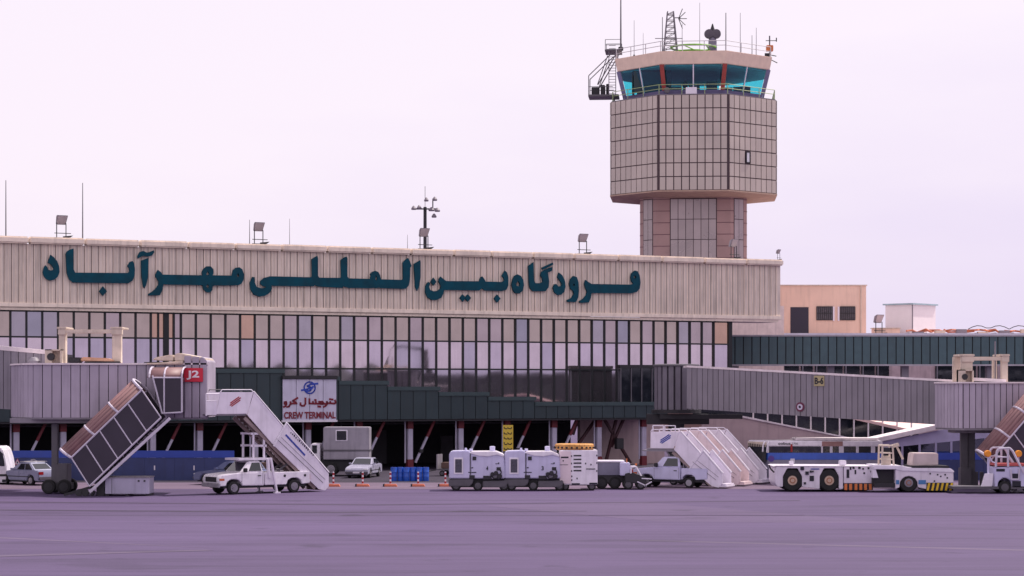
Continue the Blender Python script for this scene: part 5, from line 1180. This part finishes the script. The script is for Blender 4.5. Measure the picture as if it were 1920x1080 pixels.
m = MB(); random.seed(5)
for q, w_, c in ((1504, 878, 3.2), (1513, 887, 3), (1520, 884, 1.8), (1524, 884, 1.4), (1509, 906, 2), (1600, 877, 2), (1611, 877, 2.2), (1618, 879, 1.6), (1628, 878, 1.6), (1633, 884, 1.6), (1590, 888, 1.6), (1620, 887, 1.6)): m.box(L.x(q - c), L.x(q + c), -.09, .1, L.z(w_ + c), L.z(w_ - c))
for a, b, c, d in ((1587, 1592, 880, 896), (1593, 1596, 876, 881), (1602, 1605, 881, 889)): m.box(L.x(a), L.x(b), -.085, .1, L.z(d), L.z(c))
m.box(L.x(1518), L.x(1526), -.03, .1, L.z(902), L.z(892)); m.build('tie_hole', INK, pb)
m = MB(); m.box(L.x(1520), L.x(1536), -.02, .02, L.z(880.4), L.z(878.4)); m.build('stencil_line', BLUEINK, pb)
m = MB(); m.box(L.x(1582), L.x(1636.5), -.05, 2.88, L.z(919), L.z(907)); m.build('bumper', INK, pb)
m = MB()
for a in (1583, 1592, 1602, 1611, 1620, 1629): m.box(L.x(a), L.x(a + 5.2), -.075, .1, L.z(918.5), L.z(907))
m.build('hazard_stripe', ORANGE, pb)
RIMY = mat('rim_worn', (186, 160, 140), .55, var=.15, scale=5)
for x in (1486, 1555):
    for y in (.28, 2.6): wheel(pb, L.x(x), y, .66, .5, out=-1 if y < 1 else 1, rimm=RIMY, ri=.42)
m = MB(); m.tube([(L.x(1442), .1, L.z(872)), (L.x(1446), .1, L.z(880)), (L.x(1452), .1, L.z(886))], .05, 6); m.build('hose', DARK, pb)
m = MB(); m.box(L.x(1482), L.x(1490), .4, .7, L.z(872.5), L.z(865)); m.box(L.x(1578), L.x(1590), .6, 1.2, L.z(873), L.z(864)); m.build('deck_lamp', WHITE, pb, bevel=.03)
L = Loc(1712, 124.2)
p2 = thing('pushback_tractor', 'low white pushback tractor with a blue stripe, open dark side and yellow striped rear', 'pushback tractor', L.loc(), 0, 'white pushback tractors')
def rarch(c, r, yb): return [(c + r * math.cos(a), yb - r * 1.0 * math.sin(a) - 4) if 0 < i < 8 else (c + r * math.cos(a), yb) for i, a in enumerate([k * math.pi / 8 for k in range(9)])]
m = MB(); m.prism(L.p(*([(1679, 917), (1679, 880), (1782, 881), (1788, 886), (1788, 905), (1736, 917)] + rarch(1704, 17.5, 914))), 0, 2.6); m.build('hull', GRIME, p2, bevel=.03)
m = MB(); m.prism(L.p((1638, 880), (1638, 872), (1690, 873), (1700, 876), (1782, 878), (1789, 883), (1789, 886), (1690, 883), (1679, 880)), -.06, 2.66); m.build('deck', WHITE, p2, bevel=.03)
m = MB(); m.prism(L.p((1637, 896), (1637, 880), (1642, 880), (1647, 896)), 0, 2.5); m.build('front_plate', WHITE, p2)
MB().box(L.x(1638), L.x(1782), .5, 2.2, .35, L.z(881)).build('inner_frame', DARK, p2)
m = MB(); m.box(L.x(1640), L.x(1678), .1, .5, L.z(914), L.z(906)); m.build('tow_bar', DARK, p2)
m = MB(); m.box(L.x(1722), L.x(1736), -.02, .1, L.z(908), L.z(900)); m.box(L.x(1680), L.x(1686), -.02, .1, L.z(908), L.z(900)); m.build('blue_stripe', mat('stripe_blue', (66, 118, 170), .5), p2)
m = MB(); m.box(L.x(1737), L.x(1787), -.05, 2.55, L.z(920), L.z(905)); m.build('bumper', INK, p2)
m = MB()
for k in range(6): a = 1737 + k * 8.5; m.prism(L.p((a, 919.5), (a + 4, 919.5), (a + 7, 905.5), (a + 3, 905.5)), -.07, .0)
m.build('hazard_stripe', YELLOW, p2)
m = MB()
for q, w_ in ((1758, 890), (1764, 893), (1772, 890), (1776, 896), (1752, 902), (1744, 888)): m.box(L.x(q - 1.3), L.x(q + 1.3), -.03, .0, L.z(w_ + 1.3), L.z(w_ - 1.3))
m.build('tie_hole', INK, p2)
m = MB(); m.prism(L.p((1713, 875), (1716, 850), (1762, 850), (1762, 873)), .4, 2.2); m.build('engine_cover', mat('engine_cover_tan', (196, 180, 180), .6, var=.12, streak=.3), p2, bevel=.05)
MB().box(L.x(1708), L.x(1780), -.03, 2.3, L.z(878.5), L.z(873.5)).build('deck_clutter', DARK, p2, bevel=.03)
m = MB()
for y in (.4, 1.6): m.tube([(L.x(1656), y, L.z(873)), (L.x(1657), y, L.z(836)), (L.x(1676), y, L.z(836)), (L.x(1678), y, L.z(873))], .06, 6); m.cyl((L.x(1657), y, L.z(850)), (L.x(1677), y, L.z(850)), .05, 6); m.cyl((L.x(1657), y, L.z(862)), (L.x(1677), y, L.z(862)), .05, 6)
m.cyl((L.x(1657), .4, L.z(836)), (L.x(1657), 1.6, L.z(836)), .05, 6); m.build('guard_frame', CREAM, p2)
m = MB(); m.beam((L.x(1676), .8, L.z(838)), (L.x(1690), .8, L.z(834)), .2); m.beam((L.x(1686), .8, L.z(838)), (L.x(1698), .8, L.z(862)), .12); m.box(L.x(1659), L.x(1675), .8, 1.3, L.z(873), L.z(856)); m.build('lift_arm', CREAM, p2, bevel=.02)
m = MB(); m.box(L.x(1660), L.x(1672), .5, 1.2, L.z(848), L.z(840)); m.build('control_box', INK, p2)
for y in (.26, 2.35): wheel(p2, L.x(1704), y, .56, .45, out=-1 if y < 1 else 1, rimm=GREY, ri=.45)
for y in (.3, 2.3): wheel(p2, L.x(1760), y, .38, .35, out=-1 if y < 1 else 1, rimm=MIDGREY)
# ---- apron bus
YBs = 136.2; kb = YBs / FPX
bs = thing('apron_bus', 'white apron bus with a blue band and dark windows behind the big tractor', 'bus', (P(1437, 0, YBs).x, YBs, 0))
zb_ = lambda py: CH + (HY - py) * kb
X0, X1 = P(1440, 0, YBs).x, P(1655, 0, YBs).x; Xf = P(1402, 0, 138.4).x
plan = [(X0, YBs), (X1, YBs), (X1, YBs + 2.9), (Xf + .2, YBs + 2.9), (Xf, 138.2)]
ins = [(X0 - .02, YBs + .03), (X1 - .03, YBs + .03), (X1 - .03, YBs + 2.87), (Xf + .22, YBs + 2.87), (Xf + .02, 138.2)]
MB().prismz(plan, .35, zb_(862)).build('lower_body', mat('bus_grey', (136, 132, 152), .4, streak=.2), bs, world=True, bevel=.03)
MB().prismz([(x, y - .01) for x, y in plan], zb_(862) + .003, zb_(849)).build('blue_band', mat('bus_blue', (62, 96, 190), .35, var=.1, streak=.25), bs, world=True)
MB().prismz(ins, zb_(849) + .003, zb_(837)).build('window_band', VGLASS, bs, world=True)
MB().prismz([(x, y - .012) for x, y in plan], zb_(837) + .003, zb_(826.5)).build('roof_band', VW, bs, world=True, bevel=.05)
m = MB()
for a, b in ((1437, 1442), (1539.5, 1543), (1556, 1561), (1573, 1582), (1605, 1610), (1633, 1641)): m.box(P(a, 0, YBs).x, P(b, 0, YBs).x, YBs - .005, YBs + .1, zb_(849), zb_(837) + .01)
m.build('window_pillar', mat('pillar_grey', (206, 200, 212), .5), bs, world=True)
m = MB(); m.box(P(1541, 0, YBs).x, P(1580, 0, YBs).x, YBs - .03, YBs, zb_(836.5), zb_(827.5)); m.build('roof_patch', mat('bus_rust', (150, 112, 110), .6, var=.2), bs, world=True)
m = MB(); m.box(P(1492, 0, YBs).x, P(1650, 0, YBs).x, YBs + .25, YBs + 2.5, zb_(826), zb_(821.5)); m.build('roof_unit', JTOP, bs, world=True, bevel=.06)
m = MB(); A = P(1459, 0, YBs).x - bs.location.x; B = P(1496, 0, YBs).x - bs.location.x; textplate(m, 'cobus', A, A + (B - A) * .62, zb_(834), zb_(829), -.016, .012, .03); textplate(m, '2700', A + (B - A) * .7, B, zb_(833.5), zb_(830), -.016, .012, .0); m.build('lettering', INK, bs)
m = MB(); fA, fB = Vector((X0 - .1, YBs + .05)), Vector((Xf + .03, 138.15))
def fr(u, z): q = fA.lerp(fB, u); return (q.x - .03, q.y - .03, z)
m = MB(); m.slab([fr(0, zb_(866)), fr(1, zb_(862)), fr(1, zb_(839)), fr(0, zb_(838))][::-1], .01, .0); m.build('windscreen', VGLASS, bs, world=True)
m = MB()
for k in range(11): m.beam(fr(k / 10 * .96, zb_(838)), fr(k / 10 * .96 + .03, zb_(829)), .1, .05) if k % 1 == 0 else None
m.build('visor_stripe', CREAM, bs, world=True)
m = MB(); m.beam(fr(-.02, zb_(839)), fr(1, zb_(836)), .05, .28); m.build('visor', INK, bs, world=True)
m = MB()
for px in (1431, 1439): m.tube([P(px + 3, 828, YBs - .15), P(px, 834, YBs - .3), P(px - 1, 847, YBs - .3)], .05, 6)
m.build('mirror_arm', WHITE, bs, world=True)
q = P(1446, 860, YBs); MB().lathe((q.x, YBs - .02, q.z), [(-.01, .2), (.01, .2)], 18).build('bus_emblem', mat('bus_emblem_purple', (84, 60, 140), .5), bs, world=True)
MB().box(P(1482, 0, YBs).x, P(1490, 0, YBs).x, YBs - .02, YBs, zb_(868), zb_(860)).build('number_card', WHITE, bs, world=True)
q = P(1484, 840, YBs); MB().box(q.x - .06, q.x + .06, YBs - .04, YBs, q.z - .25, q.z + .25).build('side_lamp', LAMPR, bs, world=True)
for x in (1470, 1600):
    for y in (.2, 2.6): wheel(bs, P(x, 0, YBs).x - bs.location.x, y, .45, .3, out=-1 if y < 1 else 1)
# ---- left bus nose
YL = 134.6; L = Loc(0, YL)
b2 = thing('bus', 'white bus whose rounded front just enters at the left edge', 'bus', L.loc())
m = MB(); m.prism(L.p((-300, 905), (-300, 838), (-2, 837), (4, 842), (9, 858), (12, 875), (13, 905)), 0, 2.4); m.build('bus_body', VW, b2, bevel=.06)
m = MB(); m.prism(L.p((-260, 874), (-260, 846), (0, 846), (5, 850), (8.5, 866), (8.8, 874)), -.012, .05); m.build('side_window', VGLASS, b2)
m = MB(); m.prism(L.p((-280, 896), (-280, 890), (12.6, 889), (12.6, 893)), -.015, .05); m.build('dark_band', DARK, b2)
MB().box(L.x(4), L.x(11), -.02, .1, L.z(904), L.z(899)).build('fog_lamp', INK, b2)
MB().box(L.x(-280), L.x(10), .1, 2.3, .25, L.z(905)).build('underbody', DARK, b2)
for x in (-30, -220):
    for y in (.18, 2.2): wheel(b2, L.x(x), y, .45, .3, out=-1 if y < 1 else 1)
# ---- cars
def car(name, label, px, Y, rz, paint, s=1.0, rack=False, hatch=False, group=None):
    L = Loc(px, Y); t = thing(name, label, 'car', (L.loc()[0], Y, 0), rz, group); h = .84
    r = .36
    def arch(x): return [(x + r * math.cos(a), .30 + (r * math.sin(a) * 1.05)) for a in [k * math.pi / 6 for k in range(7)]]
    p = [(-.86, .26), (-.9, .55), (-.82, .70), (-.6, .78), (.55, .92), (2.95, .96), (3.35, .93), (3.44, .7), (3.42, .28)] + arch(2.62) + arch(0)
    MB().prism(p, -h, h).build('car_body', paint, t, bevel=.05)
    cab_shell(t, .5, 3.3 if hatch else 2.95, 1.25, 3.0 if hatch else 2.3, .92, 1.40, h - .06, h - .2, paint, [(.26, .58), (.62, .92)], name='greenhouse')
    MB().box(-.7, 3.2, -h + .2, h - .2, .2, .5).build('underbody', DARK, t)
    for sg_ in (-1, 1):
        MB().box(-.885, -.72, sg_ * .62 - .17, sg_ * .62 + .17, .57, .69).build('headlight', LAMPW, t, bevel=.02)
        MB().box(3.38, 3.445, sg_ * .62 - .18, sg_ * .62 + .18, .66, .86).build('tail_light', LAMPR, t, bevel=.02)
        MB().box(.75, .92, sg_ * (h + .06) - .08, sg_ * (h + .06) + .08, .94, 1.06).build('door_mirror', paint, t, bevel=.02)
        for x in (0, 2.62): wheel(t, x, sg_ * (h - .11), .31, .2, out=sg_)
    MB().box(-.96, -.86, -h + .02, h - .02, .32, .5).build('front_bumper', MIDGREY, t, bevel=.04); MB().box(3.4, 3.5, -h + .02, h - .02, .34, .54).build('rear_bumper', MIDGREY, t, bevel=.04)
    MB().box(-.975, -.955, -.24, .24, .36, .47).build('number_plate', WHITE, t)
    m = MB(); m.box(.0, 2.8, -h - .012, -h + .0, .52, .57); m.build('side_strip', DARK, t)
    if rack:
        m = MB()
        for x in (1.4, 2.2): m.cyl((x, -.62, 1.46), (x, .62, 1.46), .025, 6)
        for y in (-.62, .62): m.cyl((1.3, y, 1.46), (2.4, y, 1.46), .025, 6)
        m.box(1.7, 1.9, -.1, .1, 1.47, 1.6); m.build('roof_rack', CHROME, t)
    t.scale = (s,) * 3; return t
CBLUE = mat('car_steel_blue', (96, 104, 140), .3, var=.05, spec=.6); CGREY = mat('car_slate', (136, 138, 164), .3, var=.05, spec=.6)
car('parked_car', 'slate blue saloon with a roof rack parked before the blue fence', 29, 135.4, R(-40), CGREY, 1.0, True)
car('parked_car', 'grey blue hatchback half hidden behind the white stair truck bonnet', 400, 134.5, R(-28), CBLUE, 1.05, False, True)
car('parked_car', 'white saloon facing the apron in the shade under the annex', 674, 144.5, R(80), mat('car_white_painted_shade', (160, 158, 178), .3, var=.05, spec=.6), .95)  # white car greyed in its paint colour to carry the shade
# ---- baggage carts parked in the shade
for i, (px, Y, lab) in enumerate(((508, 146.5, 'dim grey baggage cart in the shade behind the raised stair flight'), (852, 147, 'dim grey baggage cart in the shade right of the blue drums'))):
    t = thing('baggage_cart', lab, 'cart', (P(px, 0, Y).x, Y, 0), R(8 - 20 * i), 'baggage carts in the undercroft')
    MB().box(-1.3, 1.3, 0, 1.5, .42, .52).build('cart_deck', MIDGREY, t)
    for x in (-1.25, 1.25): MB().box(x - .04, x + .04, .02, 1.48, .52, 1.5).build('end_panel', GREY, t)
    MB().cyl((-1.3, .75, .45), (-2.1, .75, .3), .04, 6).build('tow_bar', DARK, t)
    for x in (-.9, .9):
        for y in (.15, 1.35): wheel(t, x, y, .2, .12, out=-1 if y < 1 else 1, rimm=MIDGREY)
    m = MB(); m.box(-1.0, -.3, .2, 1.2, .525, .95); m.build('case', mat('case_brown', (90, 66, 60), .7), t, bevel=.04)
# ---- box truck in the undercroft
YT_ = 147.5; L = Loc(640, YT_)
bt = thing('box_truck', 'grey white box truck in the shade under the annex behind the stairs', 'truck', L.loc())
TW_ = mat('truck_box_grey', (150, 144, 156), .55, var=.1, streak=.4)
MB().box(L.x(606), L.x(692), 0, 2.4, L.z(862), L.z(801)).build('cargo_box', TW_, bt, bevel=.05)
MB().box(L.x(605), L.x(693), -.04, 2.44, L.z(846), L.z(843)).build('rub_rail', MIDGREY, bt)
f = MB().box(L.x(629), L.x(652), -.05, .02, L.z(827), L.z(806)).build('window_frame', WHITE, bt, bevel=.03); MB().box(L.x(631.5), L.x(649.5), -.065, -.04, L.z(825), L.z(808)).build('pane', VGLASS, f)
m = MB(); m.prism(L.p((578, 868), (578, 845), (583, 832), (600, 832), (600, 868)), .1, 2.2); m.build('truck_cab', VW, bt, bevel=.05)
MB().box(L.x(585), L.x(594), .07, .12, L.z(850), L.z(835)).build('cab_window', VGLASS, bt)
MB().box(L.x(600), L.x(690), .3, 2.1, .4, L.z(862)).build('chassis', DARK, bt)
for x in (590, 620, 668):
    for y in (.2, 2.2): wheel(bt, L.x(x), y, .48, .3, out=-1 if y < 1 else 1)
# ---- right hand ladder vehicle
L = Loc(1880, 122.8)
lv = thing('loader_vehicle', 'pale lilac loader with railed steps and two orange beacons at the right edge', 'loader', L.loc())
m = MB(); m.prism(L.p((1866, 915), (1864, 876), (1930, 874), (1960, 880), (1960, 915), (1898, 915), (1896, 902), (1888, 896), (1880, 896), (1872, 903), (1870, 915)), 0, 1.9); m.build('body', VLIL, lv, bevel=.04)
m = MB(); m.box(L.x(1868), L.x(1925), -.03, 1.9, L.z(873.5), L.z(869)); m.build('red_deck', mat('deck_red', (180, 84, 84), .6), lv)
m = MB()
for y in (0, 1.7):
    m.tube([(L.x(1867), y, L.z(876)), (L.x(1869), y, L.z(846)), (L.x(1873), y, L.z(841)), (L.x(1893), y, L.z(840)), (L.x(1899), y, L.z(846)), (L.x(1920), y, L.z(888))], .07, 6)
    m.cyl((L.x(1868), y, L.z(857)), (L.x(1890), y, L.z(857)), .05, 6); m.cyl((L.x(1890), y, L.z(876)), (L.x(1890), y, L.z(841)), .07, 6)
    m.tube([(L.x(1895), y - .05, L.z(880)), (L.x(1896), y - .05, L.z(899)), (L.x(1910), y - .05, L.z(899)), (L.x(1911), y - .05, L.z(880))], .06, 6)
m.build('hand_rail', FRAMEW, lv)
m = MB(); m.box(L.x(1897), L.x(1909), -.03, .1, L.z(897), L.z(888)); m.box(L.x(1868), L.x(1884), -.02, .1, L.z(884), L.z(879)); m.box(L.x(1898), L.x(1914), -.02, .1, L.z(912), L.z(902)); m.build('step_opening', INK, lv)
for px in (1854, 1912):
    m = MB(); m.lathe((L.x(px), .3, L.z(851)), [(-.17, .17), (-.05, .2), (.12, .2), (.2, .12)], 16); m.build('beacon', mat('beacon_orange', (226, 142, 40), .35, var=.1), lv, smooth=True)
m = MB(); m.cyl((L.x(1855), .3, L.z(857)), (L.x(1855), .3, L.z(890)), .06, 8); m.cyl((L.x(1912), .3, L.z(857)), (L.x(1912), .3, L.z(876)), .05, 8); m.tube([(L.x(1858), .3, L.z(858)), (L.x(1862), .3, L.z(866)), (L.x(1868), .3, L.z(868))], .04, 6); m.build('beacon_post', VLIL, lv)
m = MB(); m.prism(L.p((1840, 916), (1848, 888), (1864, 888), (1860, 918)), .1, .3); m.build('scoop_panel', VW, lv, bevel=.02)
m = MB(); m.box(L.x(1786), L.x(1960), .0, 1.6, L.z(917), L.z(912)); m.build('low_frame', MIDGREY, lv)
for x in (1884, 1940):
    for y in (.1, 1.7): wheel(lv, L.x(x), y, .36, .28, out=-1 if y < 1 else 1, rimm=MIDGREY)
# ------------------------------------------------------------------ small things on the apron
def fence(label, px0, px1, pyt, Y, trims):
    t = thing('blue_fence', label, 'fence', (P((px0 + px1) / 2, 0, Y).x, Y, 0), 0, 'blue sheet fences'); zt = P(0, pyt, Y).z; xa, xb = P(px0, 0, Y).x, P(px1, 0, Y).x
    a_, b_ = MB(), MB(); panels(a_, b_, [(xa, Y), (xb, Y)], [.02] * 2, [zt - .47] * 2, 1.9, gap=.012, depth=.02, thick=.05)
    a_.build('fence_sheet', mat('fence_blue', (56, 66, 112), .5, var=.1, streak=.25), t, world=True); b_.build('fence_back', INK, t, world=True)
    MB().box(xa, xb, Y - .04, Y + .05, zt - .46, zt).build('top_band', mat('fence_bright_blue', (50, 74, 164), .45, var=.06), t, world=True)
    m = MB(); [m.box(P(p, 0, Y).x - .04, P(p, 0, Y).x + .04, Y - .06, Y - .03, .7, 1.0) for p in trims]; m.build('fence_marker', WHITE, t, world=True) if trims else None
    return t
fence('long blue sheet fence standing behind the left bridge stair', -120, 439, 845, 140.0, (290, 364))
fence('short blue sheet fence seen past the support column of the right bridge', 1746, 1990, 849, 140.5, ())
q = P(32.5, 866, 139.85); t = thing('warning_sign', 'small white warning triangle with red edge on the blue fence', 'sign', (q.x, 139.88, q.z))
MB().prism([(-.22, -.19), (.22, -.19), (0, .22)], -.02, .02).build('triangle', mat('triangle_red', (196, 110, 130), .5), t); MB().prism([(-.15, -.14), (.15, -.14), (0, .14)], -.03, -.021).build('face', WHITE, t); MB().box(-.04, .04, -.04, -.031, -.1, .03).build('symbol', INK, t)
t = thing('equipment_box', 'pale grey metal equipment box on the ground right of the brown canopy', 'box', (P(238, 0, 119.9).x, 119.9, 0))
k = 119.9 / FPX; MB().box(-41 * k, 41 * k, 0, 1.7, .12, 34 * k).build('box_body', mat('box_grey', (166, 160, 184), .5, var=.08, streak=.35), t, bevel=.02)
MB().box(-42 * k, 42 * k, -.03, 1.73, 34 * k + .003, 34 * k + .06).build('box_lid', GREY, t)
m = MB()
for x in (-38, 0, 38): m.box(x * k - .1, x * k + .1, .1, 1.6, 0, .12)
m.build('foot', DARK, t)
m = MB()
for x in (22, 33): m.box(x * k - .05, x * k + .05, -.025, .0, 27 * k, 30 * k)
m.build('latch', DARK, t); MB().box(-.68 * 41 * k - .03, -.68 * 41 * k, -.01, 0, .15, 33 * k).build('box_seam', MIDGREY, t)
m = MB(); m.box(-58 * k, -42.5 * k, .1, 1.4, .0, 30 * k); m.build('side_locker', DARK, t, bevel=.02)
# barrels
k = 139.2 / FPX; DR = mat('drum_blue', (34, 84, 184), .4, var=.1)
for i, (px, dy, lab) in enumerate(((738, 0, 'leftmost blue drum of the row in the shade under the annex'), (750, .15, 'second blue drum from the left in the shaded row'), (762, 0, 'third blue drum from the left in the shaded row'), (774, .1, 'third blue drum from the right in the shaded row'), (786, 0, 'second blue drum from the right in the shaded row'), (798, .1, 'rightmost blue drum of the row in the shade under the annex'))):
    t = thing('blue_drum', lab, 'drum', (P(px, 0, 139.2).x, 139.4 + dy, 0), i * .5, 'blue drums in the undercroft')
    MB().lathe((0, 0, 0), [(0, .2), (.04, .21), (.28, .205), (.3, .22), (.33, .205), (.58, .205), (.6, .22), (.63, .205), (.86, .21), (.9, .2)], 20, 'z').build('drum_body', DR, t, smooth=True)
    MB().lathe((0, 0, .9), [(-.02, .185), (.012, .185)], 18, 'z').build('drum_lid', BLUE, t)
# bollards with orange feet
labs = ('striped bollard on an orange foot right beside the stair foot', 'striped bollard on an orange foot in front of the shaded white car', 'striped bollard on an orange foot left of the blue drums', 'striped bollard on an orange foot before the blue drums', 'striped bollard on an orange foot next to the left power cart')
for px, lab in zip((625, 680, 732, 784, 835), labs):
    t = thing('bollard', lab, 'bollard', (P(px, 0, 131.5).x, 131.5, 0), 0, 'orange footed bollards')
    MB().prism([(-.44, 0), (.44, 0), (.36, .16), (-.36, .16)], -.2, .2).build('foot', mat('bollard_orange', (206, 118, 90), .6, var=.1), t, bevel=.02)
    MB().box(-.45, -.36, -.21, .21, .0, .17).build('foot_end', INK, t)
    p = MB().cyl((0, 0, .15), (0, 0, .92), .055, 10).build('post', WHITE, t)
    m = MB(); [m.cyl((0, 0, z), (0, 0, z + .13), .06, 10) for z in (.2, .46, .72)]; m.build('stripe', RED, p)
# yellow hanging board
q = P(952.5, 0, 149.0); z1, z0 = P(0, 797, 149).z, P(0, 846, 149).z
t = thing('yellow_board', 'tall yellow board with dark Persian writing hanging under the annex', 'sign', (q.x, 149, 0))
MB().box(-.36, .36, -.03, .03, z0, z1).build('board', mat('board_yellow', (206, 178, 60), .55, var=.1, streak=.2), t)
m = MB(); random.seed(11)
for r_ in range(5):
    zc = z1 - .22 - r_ * .36
    for st in ([(.26, .05), (.2, -.04), (.05, -.04), (-.02, .06)], [(-.05, -.02), (-.14, -.05), (-.26, .0), (-.27, .08)]): ribbon(m, [(x, zc + z + random.uniform(-.02, .02)) for x, z in st], .06, -.031, .012)
m.build('text_row', INK, t)
m = MB()
for x in (-.3, .3): m.box(x - .02, x + .02, .035, .06, 0, 3.5)
m.build('post', DARK, t)
